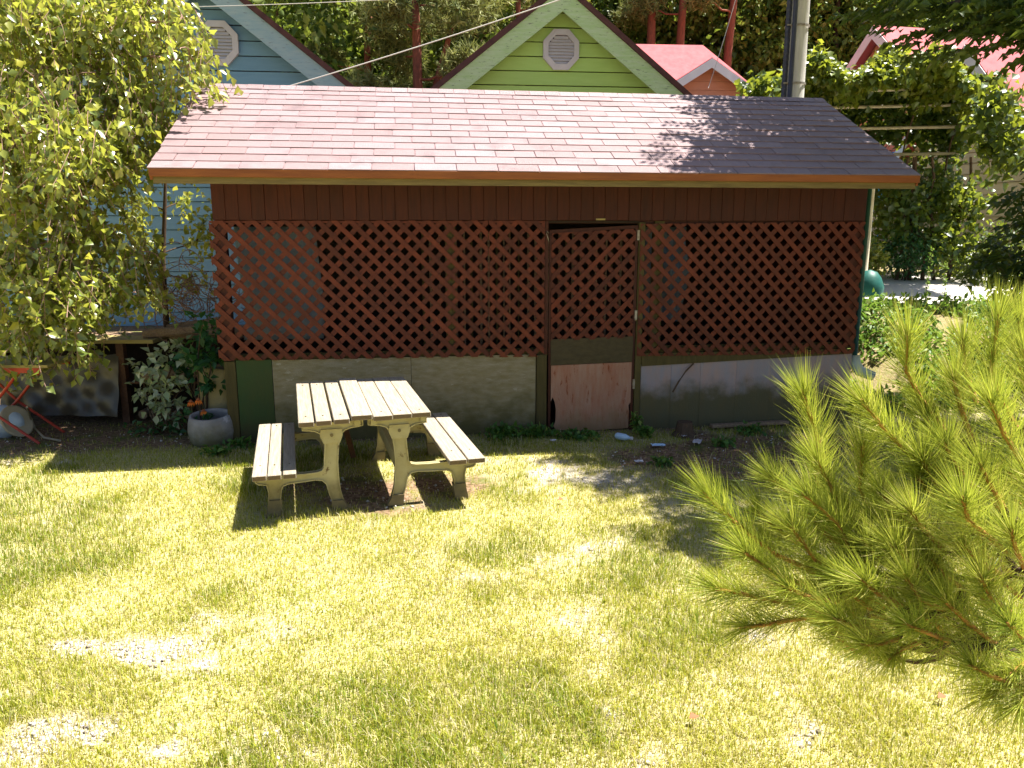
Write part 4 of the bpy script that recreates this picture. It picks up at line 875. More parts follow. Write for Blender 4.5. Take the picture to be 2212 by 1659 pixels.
P = np.array(AO)[None] + np.outer(s, AX) + np.outer(ARw - (ARw + .12 + lump * .6) * np.cos(th), AY); P[:, 2] += 2.72 + (1.30 + .16 * np.sin(np.pi * np.clip(s / 3.8, 0, 1)) + lump) * np.sin(th) * endf + .08 * rng.normal(size=n)
hang_ = rng.random(n) < .14; P[hang_, 2] -= rng.uniform(0, .28, hang_.sum()); fw = (th > 2.75); P[fw, 2] -= rng.random(fw.sum()) ** 1.5 * 1.5; P[fw] += np.array(AY) * .12; back = th > 1.9; P[back] += np.array(AY) * .14; hz_ = hang_ & (th < 1.6); P[hz_, 2] += .1
A = unit(rng.normal(size=(n, 3)) + np.array([0, -.3, -.6])); Nn = rng.normal(size=(n, 3)) * .6 + np.array([0.1, -.45, .9])
ivy = [leaves(P, A, Nn, .115 * rng.uniform(.6, 1.25, n), .85, np.clip(rng.normal(.55, .22, n) - .5 * sst(1.7, 2.2, th), 0, 1))]  # far-side leaves painted darker to imitate shade under the canopy
for (px, py, dep, rx, rz_, k) in ((2150, 250, 10.3, .35, .55, 420), (2170, 330, 10.3, .3, .4, 260), (1640, 190, 11.2, .35, .22, 220), (1950, 470, 12.6, .5, .6, 420), (2050, 520, 12.4, .45, .4, 300), (1985, 420, 12.8, .9, .5, 600), (2080, 440, 12.6, .5, .5, 380)):
    c = at_y(px, py, dep); pp = in_ellipsoid(k, c, (rx, .35, rz_), .3); ivy.append(leaves(pp, rng.normal(size=(k, 3)) + np.array([0, 0, -.7]), rng.normal(size=(k, 3)) + np.array([0, -.4, .7]), .12 * rng.uniform(.7, 1.2, k), .8, np.clip(rng.normal(.16, .18, k), 0, 1)))  # these clumps take dark tones in place of the arch's shade
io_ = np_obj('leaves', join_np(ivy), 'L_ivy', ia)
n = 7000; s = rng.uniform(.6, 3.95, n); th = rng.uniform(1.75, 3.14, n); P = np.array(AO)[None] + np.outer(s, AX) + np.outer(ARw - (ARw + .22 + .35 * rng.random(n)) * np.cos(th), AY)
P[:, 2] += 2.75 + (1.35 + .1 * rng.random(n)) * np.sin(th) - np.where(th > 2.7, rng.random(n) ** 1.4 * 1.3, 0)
np_obj('inner_leaves', leaves(P, rng.normal(size=(n, 3)) + np.array([0, 0, -.6]), rng.normal(size=(n, 3)) + np.array([0, -.9, .3]), .12 * rng.uniform(.6, 1.25, n), .85, np.clip(rng.normal(.25, .2, n), 0, 1)), 'L_maple', ia)  # extra dark leaves added so the tunnel inside looks shaded
# stems climbing the far side
for i in range(5):
    x = at_y(1940 + i * 28, 560, 12.6).x; zb = gz(x, 12.6); MB().tube(limb((x, 12.6, zb - .05), (x + random.uniform(-.25, .25), 12.7, 3.0), 6, .08), taper(.035, .02, 6), 7).build('stem', 'bark', ia, True, True)
# picket fence
fr_ = empty('picket_fence', (6.9, 16.2, gz(6.9, 16.2)), 0, 'pale weathered picket fence seen between shed corner and bushes', 'fence')
for i in range(34):
    x = 5.9 + i * .135; y = 16.2 + (x - 5.9) * .03; z = gz(x, y); h = .95 + random.uniform(-.03, .03)
    MB().prism([(x - .05, z), (x + .05, z), (x + .05, z + h - .06), (x, z + h), (x - .05, z + h - .06)], y, y + .02).build('picket', 'picket', fr_, True)
for h in (.25, .75):
    MB().tube([(5.8, 16.24, gz(5.8, 16.2) + h), (10.5, 16.38, gz(10.5, 16.4) + h)], .03, 4).build('rail', 'picket', fr_, True)
# low white hut with a blue awning beyond the fence
ht = empty('white_hut', (9.4, 18.2, gz(9.4, 18.2)), 0, 'low white hut with bright blue awning beyond the picket fence', 'hut')
zh = gz(9.4, 18.2)
MB().box((7.0, 18.0, zh - .2), (12.6, 19.6, zh + 1.9)).build('wall', 'whitewall', ht, True)
MB().add([(6.9, 17.2, zh + 1.72), (12.7, 17.2, zh + 1.72), (12.7, 18.0, zh + 2.1), (6.9, 18.0, zh + 2.1), (6.9, 17.2, zh + 1.45), (12.7, 17.2, zh + 1.45)], [(0, 1, 2, 3), (4, 5, 1, 0)]).build('awning', 'bluepaint', ht, True)
MB().tube([(8.0, 17.25, zh), (8.0, 17.25, zh + 1.6)], .09, 8).build('awning_post', 'bluepaint', ht, True)
# bushes under the arch, each its own plant
def bush(name, label, c, r, n, size, mat, stems=4, cat='bush', group=None, rdark=.4):
    z = gz(c[0], c[1]); t = empty(name, (c[0], c[1], z), 0, label, cat, group)
    k = n; P = in_ellipsoid(k, c, r, .35); P[:, 2] = np.maximum(P[:, 2], height(P[:, 0], P[:, 1]) + .02)
    A = unit((P - np.array(c)) / np.array(r) * .6 + rng.normal(size=(k, 3)) * .8); Nn = rng.normal(size=(k, 3)) * .6 + np.array([.1, -.3, .9])
    np_obj('foliage', leaves(P, A, Nn, size * rng.uniform(.7, 1.25, k), .58, np.clip(rng.normal(rdark, .2, k), 0, 1)), mat, t)
    for i in range(stems):
        e = in_ellipsoid(1, c, (r[0] * .6, r[1] * .6, r[2] * .5), .3)[0]; MB().tube(limb((c[0] + random.uniform(-.05, .05), c[1], z - .03), e, 5, .08), taper(.012, .004, 5), 5).build('stem', 'bark', t, True)
    return t
c = at_y(1955, 545, 12.6); bush('evergreen_bush', 'round dark evergreen bush on the path edge beside the shed corner', c, (.62, .5, .42), 1600, .07, 'L_dark', rdark=.25)
c = at_y(2070, 565, 13.0); bush('flowering_bush', 'loose bush with pale blossom beyond the path', c, (.55, .45, .40), 800, .085, 'L_ivy', rdark=.35)
c = at_y(2160, 560, 12.2); bush('evergreen_bush', 'dark bush at the right picture edge beyond the path', c, (.7, .5, .6), 1100, .09, 'L_maple', rdark=.3)
c = at_y(1885, 560, 11.8); bush('climbing_weed', 'yellow green weed hanging beside the shed corner post', c, (.22, .2, .28), 260, .10, 'L_ivy', rdark=.75)
# weedy bank between shed and path
wd_ = []
n = 17000; wx_ = rng.uniform(3.5, 9.5, n); wy_ = rng.uniform(7.6, 10.25, n); keep = fbm(wx_, wy_, .6, 4) > .34; wx_, wy_ = wx_[keep], wy_[keep]; n = len(wx_)
P = np.stack([wx_, wy_, height(wx_, wy_) + rng.uniform(0, .18, n) * rng.random(n)], 1)
wv = leaves(P, rng.normal(size=(n, 3)) * .8 + np.array([0, -.2, .5]), rng.normal(size=(n, 3)) * .5 + np.array([0, -.3, 1]), .085 * rng.uniform(.6, 1.3, n), .5, np.clip(rng.normal(.75, .2, n), 0, 1))
wo = np_obj('weeds', wv, 'L_weed'); tag(wo, 'low yellow green weeds on the bank right of the shed', 'weeds', kind='stuff')
def tall_weed(px, py, dep, h, label):
    p = at_y(px, py, dep); p.z = gz(p.x, p.y); t = empty('tall_weed', p, 0, label, 'weed'); top = p + Vector((random.uniform(-.05, .05), 0, h))
    pts = limb(p, top, 6, .05); MB().tube(pts, taper(.006, .002, 6), 5).build('stem', 'olive', t, True)
    k = 60; tt = rng.random(k)[:, None]; P = np.array(p)[None] * (1 - tt) + np.array(top)[None] * tt
    np_obj('leaves', leaves(P, rng.normal(size=(k, 3)) + np.array([0, 0, .5]), rng.normal(size=(k, 3)), .05, .5, np.clip(rng.normal(.85, .1, k), 0, 1)), 'L_weed', t)
tall_weed(1995, 690, 10.6, .75, 'taller spindly weed standing in front of the bright path')
tall_weed(2035, 690, 10.5, .5, 'shorter spindly weed standing in front of the bright path')
# teal cover beside the shed corner
tc_ = at_y(1888, 592, 10.6); m = MB(); bz = gz(tc_.x, tc_.y)
prof = [(0.30, 0), (.31, .2), (.27, .42), (.16, .55), (.001, .60)]; mm = Matrix.Translation((tc_.x - .06, tc_.y, tc_.z - .30)) @ Matrix.Scale(.6, 4)
o = MB().lathe([(r * (1 + .08 * math.sin(i * 2.0)), z) for i, (r, z) in enumerate(prof)], 14, mm).build('covered_bin', 'teal', smooth=True); tag(o, 'teal green covered bin just right of the shed corner', 'bin')

# ------------------------------------------------------------------ clutter left of the shed
RY = 7.35
rk = empty('timber_rack', (-3.9, 7.6, 0), 0, 'low dark timber rack with tarp front and plank top left of the shed', 'rack')
for x in (-5.3, -3.83, -2.72): MB().box((x, RY, 0), (x + .07, RY + .07, .80)).build('post', 'stretcher', rk, True)
for x in (-5.3, -2.72): MB().box((x, RY + .5, 0), (x + .07, RY + .57, .80)).build('post', 'stretcher', rk, True)
MB().box((-5.35, RY + .56, 0), (-2.66, RY + .58, .8)).build('back_board', 'dark', rk, True)
MB().box((-5.35, RY - .03, .80), (-3.45, RY + .30, .835)).build('top_board', 'plank', rk, True)
MB().box((-5.35, RY + .31, .80), (-2.7, RY + .56, .835)).build('top_board', 'log', rk, True)
MB().box((-5.3, RY + .005, .40), (-2.72, RY + .5, .42)).build('shelf', 'stretcher', rk, True)
tm = MB(); nn = 26; tvs = []
for j in range(nn + 1):
    for i in range(nn + 1):
        u, v = i / nn, j / nn; x = -4.95 + u * 1.14; z = .10 + v * .60 - .05 * math.sin(u * 3.1) * v
        fo_ = .028 * abs(math.sin((u + v * .55) * 9)) ** 3 * (1 - .5 * v) + .012 * abs(math.sin((u * .9 - v * .5) * 13 + 1)) ** 2 + .03 * math.sin(u * 4 - v * 2)
        tvs.append((x, RY - .035 + fo_ - .08 * (1 - v), z))
tm.add(tvs, [(j * (nn + 1) + i, j * (nn + 1) + i + 1, (j + 1) * (nn + 1) + i + 1, (j + 1) * (nn + 1) + i) for j in range(nn) for i in range(nn)])
tag(tm.build('tarp', 'tarp', smooth=True), 'creased grey plastic tarp hung over the front of the timber rack', 'tarp')
# firewood and old planks, one by one
def log(a, b, r, label, mat='log'):
    k = 9; pts = limb(a, b, 4, .03); m = MB().tube(pts, [r * random.uniform(.9, 1.08) for _ in pts], k)
    return tag(m.build('firewood_log', mat, smooth=False), label, 'log', 'firewood in and on the timber rack')
wx0 = lambda px, py, dy=RY: at_y(px, py, dy)
log((-3.60, RY + .12, .865), (-2.95, RY + .18, .93), .05, 'weathered split log lying on the rack top nearest the plank end')
log((-3.42, RY + .25, .90), (-2.80, RY + .30, .985), .055, 'split log behind on the rack top below the dry vines')
log((-3.05, RY + .12, .885), (-2.62, RY + .10, .90), .04, 'short log on the rack top touching the lattice end')
log((-3.62, RY - .02, .47), (-3.15, RY + .25, .50), .045, 'pale ended log sticking out of the rack shelf behind the shrub')
log((-3.30, RY + .05, .46), (-2.75, RY + .18, .55), .045, 'log leaning on the rack shelf behind the dark shrub')
for i in range(9):
    x = -3.68 + i * .115; log((x, RY + .10, .065), (x + random.uniform(-.03, .03), RY + .48, .07), .05, 'log end in bottom row under the rack shelf, %s from the tarp side' % ('first', 'second', 'third', 'fourth', 'fifth', 'sixth', 'seventh', 'eighth', 'ninth')[i])
# dry vine tangle
vt = MB(); vc = at_y(425, 645, 7.75)
for i in range(95):
    c0 = Vector(vc) + Vector((random.gauss(0, .22), random.gauss(0, .12), random.gauss(.02, .16))); rr = random.uniform(.08, .28); n0 = Vector((random.gauss(0, 1), random.gauss(0, 1), random.gauss(0, 1))).normalized()
    u = n0.orthogonal().normalized(); v = n0.cross(u); a0_ = random.uniform(0, 6.28); sw_ = random.uniform(1.5, 4.5)
    vt.tube([c0 + (u * math.cos(a0_ + sw_ * k / 8) + v * math.sin(a0_ + sw_ * k / 8)) * rr * (1 + .1 * k / 8) for k in range(9)], random.uniform(.0022, .005), 4)
tag(vt.build('dry_vine', 'twig'), 'tangle of dry brown vines against the left end of lattice', 'vine')
# broad-leaved shrub with sunlight painted into its leaf colour and darker companion
def shrub(label, sprays, mat, size, depth, rl, name='leafy_shrub', rr=.5):
    b = Vector((at_y(sprays[0][0], 900, depth).x, depth, 0)); t = empty(name, b, 0, label, 'shrub'); L_ = []
    for px, py, k in sprays:
        e = at_y(px, py, depth + random.uniform(-.22, .12)); pts = limb(b + Vector((random.uniform(-.08, .08), 0, 0)), e, 6, .10, -.05)
        MB().tube(pts, taper(.008, .003, 6), 5).build('stem', 'bark', t, True)
        P = in_ellipsoid(k, e, (.13, .12, .09), .1); A = unit((P - np.array(e)) * 5 + rng.normal(size=(k, 3)) * .6 + np.array([0, -.2, -.1])); L_.append(leaves(P, A, rng.normal(size=(k, 3)) * .4 + np.array([.2, -.3, 1]), size * rng.uniform(.7, 1.25, k), .62, np.clip(rng.normal(rl, rr * .4, k), 0, 1)))
    np_obj('leaves', join_np(L_), mat, t)
shrub('shrub with broad pale sunlit leaves in front of the firewood rack', [(345, 770, 26), (380, 745, 22), (400, 770, 20), (330, 800, 26), (300, 790, 16), (315, 835, 28), (350, 850, 30), (385, 870, 26), (345, 880, 26), (310, 860, 22), (365, 820, 26), (395, 840, 20), (360, 905, 16)], 'L_sunlit', .085, 7.0, .55)
shrub('dark green climbing shrub beside the left end of the shed lattice', [(440, 730, 34), (455, 780, 34), (425, 770, 30), (465, 720, 20), (410, 800, 28), (450, 830, 24), (470, 760, 22), (385, 790, 24), (440, 690, 14), (480, 690, 10)], 'L_dark', .095, 6.95, .4)
shrub('low green plant at the foot of the firewood rack', [(330, 930, 22), (370, 925, 26), (400, 900, 22), (290, 925, 18)], 'L_dark', .06, 6.95, .6, 'low_plant')
# orange coneflowers
for i, (px, py, lb) in enumerate(((412, 868, 'orange flower with drooping petals, leftmost above the grey pot'), (428, 864, 'orange flower with drooping petals, middle one above the grey pot'), (440, 888, 'lowest orange flower just above the grey pot rim'))):
    e = at_y(px, py, 6.72); t = empty('orange_flower', (e.x, e.y, 0), 0, lb, 'flower', 'orange flowers above the pot')
    MB().tube(limb((e.x + .02, e.y + .02, 0), e, 5, .03), .004, 5).build('stem', 'olive', t, True)
    MB().lathe([(.001, .02), (.014, .012), (.018, 0), (.001, -.006)], 10, Matrix.Translation(e)).build('flower_head', 'deadleaf', t, True)
    k = 11; an = np.linspace(0, 2 * np.pi, k, endpoint=False); A = np.stack([np.cos(an), np.sin(an), -np.full(k, .9)], 1); pv_, pt_, pr_ = leaves(np.repeat(np.array(e)[None], k, 0), A, np.stack([np.cos(an), np.sin(an), np.full(k, .8)], 1), .055, .35)
    np_obj('petals', (pv_, pt_, pr_), 'petal', t)
# grey pot
pp = at_z(447, 966); pp.y += .16
pt = empty('stone_pot', (pp.x, pp.y, 0), 0, 'round grey stone pot standing against the left foot of the shed', 'pot')
pm_ = Matrix.Translation((pp.x, pp.y, -.01)) @ Matrix.Rotation(R(6), 4, 'X')
MB().lathe([(.165, 0), (.195, .06), (.205, .14), (.195, .22), (.178, .275), (.155, .28), (.160, .24), (.175, .16)], 28, pm_).build('bowl', 'potgrey', pt, True, True)
MB().lathe([(.001, .18), (.174, .17)], 20, pm_).build('soil', 'soil', pt, True)
pk = 26; P = in_ellipsoid(pk, (pp.x - .04, pp.y, .20), (.10, .08, .04), .3); np_obj('weed', leaves(P, rng.normal(size=(pk, 3)) + np.array([0, 0, .6]), rng.normal(size=(pk, 3)) + np.array([0, 0, 1]), .06, .5), 'L_dark', pt)
# printed sack between shrub and shed
sk = at_y(466, 850, 7.02); o = MB(); vs = []
for j in range(9):
    for i in range(13):
        a = 2 * math.pi * i / 12; f_ = j / 8; rr = .17 * (1 - .25 * abs(f_ - .4)) * (1 + .06 * math.sin(a * 3 + j)); vs.append((sk.x + rr * math.cos(a), sk.y + rr * .5 * math.sin(a), .0 + f_ * .62 * (1 + .03 * math.sin(a * 2))))
o.add(vs, [(j * 13 + i, j * 13 + i + 1, (j + 1) * 13 + i + 1, (j + 1) * 13 + i) for j in range(8) for i in range(12)] + [tuple(8 * 13 + i for i in range(12))])
tag(o.build('fertiliser_sack', 'yellowsack', smooth=True), 'slumped yellow brown sack wedged between shrub and shed corner', 'sack')
# red-legged folding table at the left edge
rt = empty('folding_table', (-4.7, 6.75, 0), 0, 'folding table with yellowish board top and red crossed legs', 'table')
MB().box((-5.3, 6.55, .70), (-4.02, 7.05, .725)).build('tabletop', 'plank', rt, True)
for y in (6.57, 7.02): MB().box((-5.28, y - .012, .655), (-4.10, y + .012, .698)).build('rail', 'redmetal', rt, True)
for y in (6.60, 6.99):
    MB().tube([(-4.30, y, .66), (-4.62, y, .30), (-4.95, y, .0)], .013, 8).build('leg', 'redmetal', rt, True, True)
    MB().tube([(-4.95, y + .028, .66), (-4.62, y + .028, .30), (-4.22, y + .028, .0)], .013, 8).build('leg', 'redmetal', rt, True, True)
bg = at_z(0, 948); o = MB(); vs = []
for j in range(9):
    f_ = j / 8
    for i in range(16):
        a = 2 * math.pi * i / 16; rr = .19 * math.sin(.25 + f_ * 2.7) * (1 + .07 * math.sin(a * 3 + j * .8)) + .01; vs.append((bg.x + .0 + rr * math.cos(a), 6.85 + rr * .7 * math.sin(a), f_ * .30))
o.add(vs, [(j * 16 + i, j * 16 + (i + 1) % 16, (j + 1) * 16 + (i + 1) % 16, (j + 1) * 16 + i) for j in range(8) for i in range(16)] + [tuple(8 * 16 + i for i in range(16))])
tag(o.build('plastic_bag', 'sack', smooth=True), 'pale blue plastic bag on the ground under the folding table', 'bag')
lid = at_z(40, 945); mm = Matrix.Translation((lid.x, 6.82, .15)) @ Matrix.Rotation(R(62), 4, 'Y') @ Matrix.Rotation(R(12), 4, 'X')
tag(MB().lathe([(.001, 0), (.14, 0), (.155, .012), (.155, .03), (.14, .03), (.001, .02)], 24, mm).build('pot_lid', 'beige', smooth=True), 'round beige lid leaning on edge under the folding table', 'lid')
tag(MB().tube([at_y(58, 880, 6.75), at_z(75, 925, .02), at_z(95, 945, .015), at_z(130, 952, .015)], .010, 7).build('garden_hose', 'beige', smooth=True), 'short end of beige hose curling out from the folding table', 'hose')

# ------------------------------------------------------------------ odds and ends along the foot of the shed
def litter(name, px, py, sz, mat, label, cat, rz=0.4):
    p = at_z(px, py); n = 6; vs = []
    for j in range(n + 1):
        for i in range(n + 1):
            u, v = i / n - .5, j / n - .5; q = Vector((u * sz, v * sz * .55, .010 + .014 * abs(math.sin(u * 9 + v * 5)) + .006 * random.random())); q.rotate(Matrix.Rotation(rz, 3, 'Z')); vs.append((p.x + q.x, p.y + q.y, gz(p.x, p.y) + q.z + .008))
    o = MB().add(vs, [(j * (n + 1) + i, j * (n + 1) + i + 1, (j + 1) * (n + 1) + i + 1, (j + 1) * (n + 1) + i) for j in range(n) for i in range(n)]).build(name, mat)
    sd = o.modifiers.new('t', 'SOLIDIFY'); sd.thickness = .002; return tag(o, label, cat)
bp = at_z(1343, 952); bd = Vector((.75, -.55, 0)).normalized(); bt_ = empty('plastic_bottle', (bp.x, bp.y, 0), 0, 'crushed pale blue plastic bottle on the ground before the shed door', 'bottle')
b0 = Vector((bp.x - .05, bp.y + .03, .04)); MB().tube([b0, b0 + bd * .015, b0 + bd * .10, b0 + bd * .135, b0 + bd * .15], [.02, .033, .030, .014, .013], 12).build('body', 'bottle', bt_, True, True)
MB().tube([b0 + bd * .15, b0 + bd * .168], .016, 10).build('cap', 'paper', bt_, True)
litter('plastic_scrap', 1422, 965, .12, 'bottle', 'flat bluish plastic scrap right of the crushed bottle', 'litter', .1)
litter('paper_scrap', 1480, 944, .10, 'paper', 'pale paper scrap below the right lower wall panel', 'litter', .7)
litter('paper_scrap', 1506, 958, .13, 'paper', 'largest crumpled pale scrap on the bare dirt', 'litter', 1.2)
litter('paper_scrap', 1380, 1002, .07, 'paper', 'small pale scrap at the sunlit dirt edge', 'litter', .2)
litter('paper_scrap', 1195, 958, .05, 'paper', 'tiny pale scrap in the weeds by the door', 'litter', .4)
p0, p1 = at_z(1535, 928), at_z(1700, 919); d = (p1 - p0); p1 = p0 + d
tag(MB().box((0, -.035, 0), (d.length, .035, .03), Matrix.Translation((p0.x, p0.y, .02)) @ Matrix.Rotation(math.atan2(d.y, d.x), 4, 'Z')).build('loose_plank', 'log', bevel=.004), 'loose plank lying at the foot of the right shed panel', 'plank')
ck = at_z(1478, 940); cm_ = Matrix.Translation((ck.x, ck.y, 0)); tag(MB().lathe([(.12, 0), (.085, .04), (.075, .10), (.07, .13), (.001, .125)], 9, cm_).build('tree_stump', 'bark'), 'squat old stump against the right lower wall panel', 'stump')
def weed_clump(px, py, r, h, n, label, tone=.4, mat='L_weed'):
    p = at_z(px, py); t = empty('weed_clump', (p.x, p.y, 0), 0, label, 'weed', 'weeds along the shed foot'); P = in_ellipsoid(n, (p.x, p.y, h * .5), (r, r * .55, h * .5), .15); P[:, 2] = np.maximum(P[:, 2], .01)
    np_obj('leaves', leaves(P, rng.normal(size=(n, 3)) * .8 + np.array([0, -.2, .25]), rng.normal(size=(n, 3)) * .5 + np.array([0, -.2, 1]), .055 * rng.uniform(.6, 1.3, n), .6, np.clip(rng.normal(tone, .2, n), 0, 1)), mat, t)
    for i in range(3): MB().tube(limb((p.x, p.y, 0), (p.x + random.uniform(-r, r) * .7, p.y, h * .8), 3, .1), .003, 4).build('stem', 'olive', t, True)
weed_clump(1090, 950, .22, .14, 230, 'dense green weed clump between the bench and the door post')
weed_clump(1160, 945, .20, .11, 190, 'green weed clump at the foot of the door post')
weed_clump(1240, 948, .25, .07, 170, 'low weeds under the peeling door panel')
weed_clump(1374, 938, .05, .22, 60, 'upright bright green weed at the right foot of the door', .6)
weed_clump(1395, 945, .10, .10, 70, 'small weed on the dirt just right of the door', .5)
weed_clump(520, 968, .14, .08, 90, 'small weeds at the foot of the green board')
weed_clump(470, 985, .15, .08, 90, 'weeds in front of the grey pot')
weed_clump(1560, 965, .12, .07, 60, 'sparse weed on the dark dirt below the loose plank')
weed_clump(1620, 938, .15, .10, 90, 'weeds beside the loose plank')
weed_clump(1430, 1005, .14, .06, 60, 'sparse weed at the edge of the bare dirt')
for i, (px, py, lb) in enumerate(((2023, 1529, 'small red brown dead leaf lying on the grass under the pine'), (1487, 1575, 'orange brown dead leaf on the grass near the bottom edge'), (1205, 1090, 'dead leaf on the pale bare patch beyond the bench'))):
    p = at_z(px, py); V_, T_, r_ = leaves(np.array([[p.x, p.y, gz(p.x, p.y) + .035]]), np.array([[1, .3, .1]]), np.array([[0, -.2, 1.0]]), .045, .75); tag(np_obj('dead_leaf', (V_, T_, r_), 'deadleaf'), lb, 'leaf', 'dead leaves on the lawn')

# ------------------------------------------------------------------ young pine in the foreground
PT = Vector((1.62, 2.05, 0)); py_ = empty('young_pine', PT, 0, 'bushy young pine with long bright needles in the right foreground', 'tree')
tk2 = [PT + Vector((0, 0, -.03)), PT + Vector((.02, 0, .5)), PT + Vector((0, .02, 1.0)), PT + Vector((.03, 0, 1.5)), PT + Vector((.02, 0, 1.75))]
MB().tube(tk2, [.05, .045, .035, .022, .010], 9).build('trunk', 'bark', py_, True, True)
SH = [  # picture paths, tip first, with depth
    ([(1735, 853), (1768, 953), (1762, 1060), (1800, 1150)], 3.15), ([(1865, 870), (1905, 920), (1951, 970), (2041, 1026), (2091, 1086)], 2.85), ([(1961, 726), (1958, 803), (1988, 860), (2040, 930)], 3.1),
    ([(2155, 693), (2141, 800), (2160, 860), (2200, 930)], 3.0), ([(2141, 870), (2171, 943), (2208, 996)], 2.6), ([(1528, 1072), (1585, 1125), (1641, 1172), (1678, 1199), (1760, 1235)], 2.95),
    ([(1668, 1036), (1700, 1062), (1730, 1090), (1790, 1140)], 3.1), ([(1765, 996), (1795, 1053), (1820, 1120)], 3.0), ([(1865, 963), (1860, 1010), (1858, 1053), (1885, 1120)], 3.05), ([(1741, 1072), (1808, 1129), (1833, 1179), (1880, 1220)], 2.8),
    ([(1708, 1139), (1735, 1172), (1761, 1209), (1820, 1240)], 2.75), ([(1608, 1192), (1645, 1220), (1681, 1245), (1768, 1272)], 2.75), ([(1545, 1272), (1610, 1284), (1675, 1299), (1770, 1310)], 2.85), ([(1608, 1355), (1650, 1350), (1691, 1342), (1770, 1330)], 2.8),
    ([(1808, 1339), (1840, 1350), (1870, 1360)], 2.6), ([(1868, 1392), (1895, 1392), (1940, 1380)], 2.55), ([(1868, 1259), (1901, 1285), (1950, 1310)], 2.6), ([(1958, 1249), (1985, 1292), (2040, 1320)], 2.6),
    ([(2081, 1082), (2091, 1122), (2130, 1155), (2175, 1192)], 2.45), ([(2185, 1150), (2195, 1190), (2215, 1230)], 2.45), ([(1968, 1105), (1990, 1140), (2040, 1190)], 2.75), ([(2041, 1299), (2094, 1349), (2150, 1390)], 2.55),
    ([(2100, 1440), (2140, 1460), (2200, 1480)], 2.5), ([(2200, 1530), (2215, 1500), (2240, 1470)], 2.5), ([(2060, 820), (2075, 880), (2100, 950)], 3.05), ([(2215, 760), (2220, 830), (2235, 900)], 2.9), ([(1930, 1180), (1960, 1210), (2010, 1240)], 2.7),
    ([(2040, 960), (2060, 1000), (2100, 1050)], 2.9), ([(1900, 1060), (1930, 1100), (1980, 1140)], 2.95), ([(1990, 990), (2010, 1030), (2050, 1080)], 2.9), ([(2120, 1010), (2140, 1050), (2170, 1100)], 2.7), ([(1820, 1250), (1860, 1262), (1920, 1280)], 2.75),
    ([(1700, 1270), (1750, 1290), (1810, 1300)], 2.7), ([(2120, 1250), (2140, 1290), (2180, 1320)], 2.45), ([(1960, 1350), (2000, 1365), (2050, 1385)], 2.5), ([(1640, 1110), (1690, 1150), (1750, 1190)], 3.1), ([(2230, 1030), (2240, 1080), (2260, 1130)], 2.6), ([(2080, 1180), (2110, 1210), (2160, 1240)], 2.6),
    ([(1925, 1420), (1950, 1400), (1990, 1385)], 2.6), ([(2000, 900), (2020, 950), (2060, 1000)], 3.2), ([(2180, 1350), (2200, 1370), (2230, 1390)], 2.4), ([(2150, 1500), (2180, 1470), (2225, 1430)], 2.6), ([(2190, 1450), (2215, 1430), (2250, 1400)], 2.6), ([(2110, 1400), (2150, 1400), (2210, 1400)], 2.7), ([(2205, 690), (2200, 760), (2215, 850)], 3.2), ([(2080, 740), (2085, 800), (2110, 870)], 3.25)]
for i in range(40):
    px = random.uniform(1740, 2230); py = random.uniform(1000 + (2212 - px) * .12, 1400 - (2212 - px) * .10); SH.append(([(px, py), (px + 28, py + 34), (px + 70, py + 66)], random.uniform(2.75, 3.3)))
nd = []
BASES = []
SH.sort(key=lambda t: -t[0][-1][0])
for path, dep in SH:
    k = len(path); pts = [at_y(x, y, dep * .70 + .035 * j) for j, (x, y) in enumerate(path)]
    MB().tube(pts, taper(.0048, .0075, k - 1), 7).build('shoot', 'candle', py_, True, True)
    MB().tube([pts[0] + (pts[0] - pts[1]).normalized() * .02, pts[0], pts[0] - (pts[0] - pts[1]).normalized() * .015], [.002, .006, .0052], 6).build('bud', 'candle', py_, True)
    L_ = sum((pts[j] - pts[j + 1]).length for j in range(k - 1)); rp = list(reversed(pts))
    nd.append(needles_along(rp, int(1250 * L_) + 45, .134, .0015, .72, 60, .38, .16, .8))
    e = pts[-1]; best = None
    for q in BASES:
        dq = (q - e).length; toward = (q - PT).xy.length < (e - PT).xy.length
        if toward and .05 < dq < .45 and (best is None or dq < (best - e).length): best = q
    if best is None: best = Vector((PT.x, PT.y, min(max(e.z - .15, .55), 1.5)))
    bl = limb(best, e, 4, .10, .02); MB().tube(bl, taper(.010, .007, 4), 7).build('branch', 'bark', py_, True, True); BASES.append(e)
    v_, t_, r_ = needles_along(bl, 70, .085, .0016, .95, 4, .3, .10); nd.append((v_, t_, np.clip(r_ + (.45 if random.random() < .3 else 0), 0, 1)))
MB().tube([at_y(1990, 1376, 1.82), at_y(2090, 1392, 1.85), at_y(2210, 1410, 1.92), at_y(2330, 1400, 2.03)], [.005, .007, .010, .013], 8).build('branch', 'bark', py_, True, True)
np_obj('needles', join_np(nd), 'L_needle', py_)['kind'] = 'stuff'

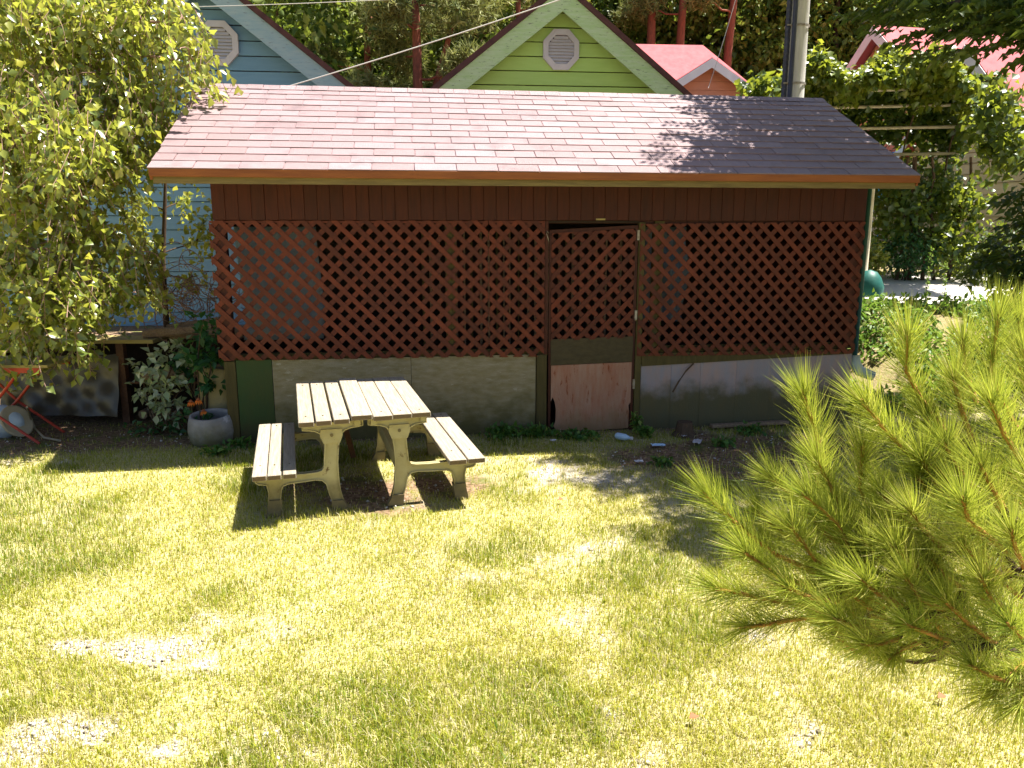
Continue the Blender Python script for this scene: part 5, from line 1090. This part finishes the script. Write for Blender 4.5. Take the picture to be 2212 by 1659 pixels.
# ------------------------------------------------------------------ grass
def grass(n, seed):
    r = np.random.default_rng(seed); y = 1.9 * (7.4 / 1.9) ** r.random(n); x = (r.random(n) * 2 - 1) * (y * .70 + 1.5)
    bare, dirt = masks(x, y); dens = np.clip(1 - bare * .80, 0, 1) * np.clip(1 - dirt * .93, 0, 1); tuft = fbm(x, y, .35, 40)
    keep = r.random(n) < dens * (.35 + .9 * tuft); x, y, tuft, bare, dirt = x[keep], y[keep], tuft[keep], bare[keep], dirt[keep]; n = len(x)
    lush = sst(.48, .75, fbm(x, y, .7, 77)); h = (.018 + .034 * r.random(n) ** 1.8) * (.65 + .75 * lush + .35 * tuft)
    tb = np.exp(-(((x + 1.0) / .75) ** 2 + ((y - 4.82) / .13) ** 2)) + np.exp(-(((x + 2.0) / .10) ** 2 + ((y - 5.3) / .6) ** 2)); h *= 1 + 1.1 * tb * r.random(n)
    big = (r.random(n) < .03) & (tuft > .55); h[big] *= 1.7
    wd = .0022 + .0010 * r.random(n) + .0003 * y; az = r.random(n) * 6.283; lean = r.random(n) ** 1.3 * .95
    base = np.stack([x, y, height(x, y) - .003], 1); dr = np.stack([np.cos(az), np.sin(az), np.zeros(n)], 1); sd = np.stack([-np.sin(az + r.normal(0, .5, n)), np.cos(az), np.zeros(n)], 1)
    mid = base + dr * (h * lean * .35)[:, None] + np.array([0, 0, 1]) * (h * .58)[:, None]; tip = base + dr * (h * lean)[:, None] + np.array([0, 0, 1]) * (h * (1 - .30 * lean))[:, None]
    s_ = sd * wd[:, None] * .5
    V = np.stack([base - s_, base + s_, mid + s_ * .8, mid - s_ * .8, tip], 1).reshape(-1, 3); k = np.arange(n)[:, None] * 5
    T = np.concatenate([k + [0, 1, 2], k + [0, 2, 3], k + [3, 2, 4]], 0)
    tone = np.clip(.56 - .34 * lush + .28 * bare + r.normal(0, .17, n) + .12 * (fbm(x, y, 1.6, 55) - .5) * 2 - .10 * sst(5.6, 6.6, y), 0, 1)
    dead = r.random(n) < .22 + .25 * bare; tone[dead] = r.uniform(.82, 1, dead.sum())
    return V, T, np.repeat(tone, 5)
def pebbles(n, seed):
    r = np.random.default_rng(seed); y = 1.9 * (7.0 / 1.9) ** r.random(n); x = (r.random(n) * 2 - 1) * (y * .70 + .6); bare, dirt = masks(x, y); keep = r.random(n) < np.clip(bare * 1.4 - .45, 0, 1) + .25 * np.clip(dirt - .5, 0, 1) * (y > 5)
    x, y = x[keep], y[keep]; n = len(x); sz = .004 + .010 * r.random(n) ** 3; c = np.stack([x, y, height(x, y) + sz * .25], 1)
    o = np.array([[1, 0, 0], [0, 1, 0], [-1, 0, 0], [0, -1, 0], [.1, .1, .75], [0, 0, -.6]]); V = c[:, None] + (o[None] + r.normal(0, .22, (n, 6, 3))) * sz[:, None, None]; k = np.arange(n)[:, None] * 6
    T = np.concatenate([k + f for f in ([0, 1, 4], [1, 2, 4], [2, 3, 4], [3, 0, 4], [1, 0, 5], [2, 1, 5], [3, 2, 5], [0, 3, 5])]); return V.reshape(-1, 3), T, np.repeat(r.random(n), 6)
tag(np_obj('gravel', pebbles(60000, 3), 'L_stone'), 'small pale stones scattered over the worn patches of lawn', 'gravel', kind='stuff')
go = np_obj('grass', grass(780000, 1), 'L_grass'); tag(go, 'sunlit yellow green lawn grass in front of the shed', 'grass', kind='stuff')
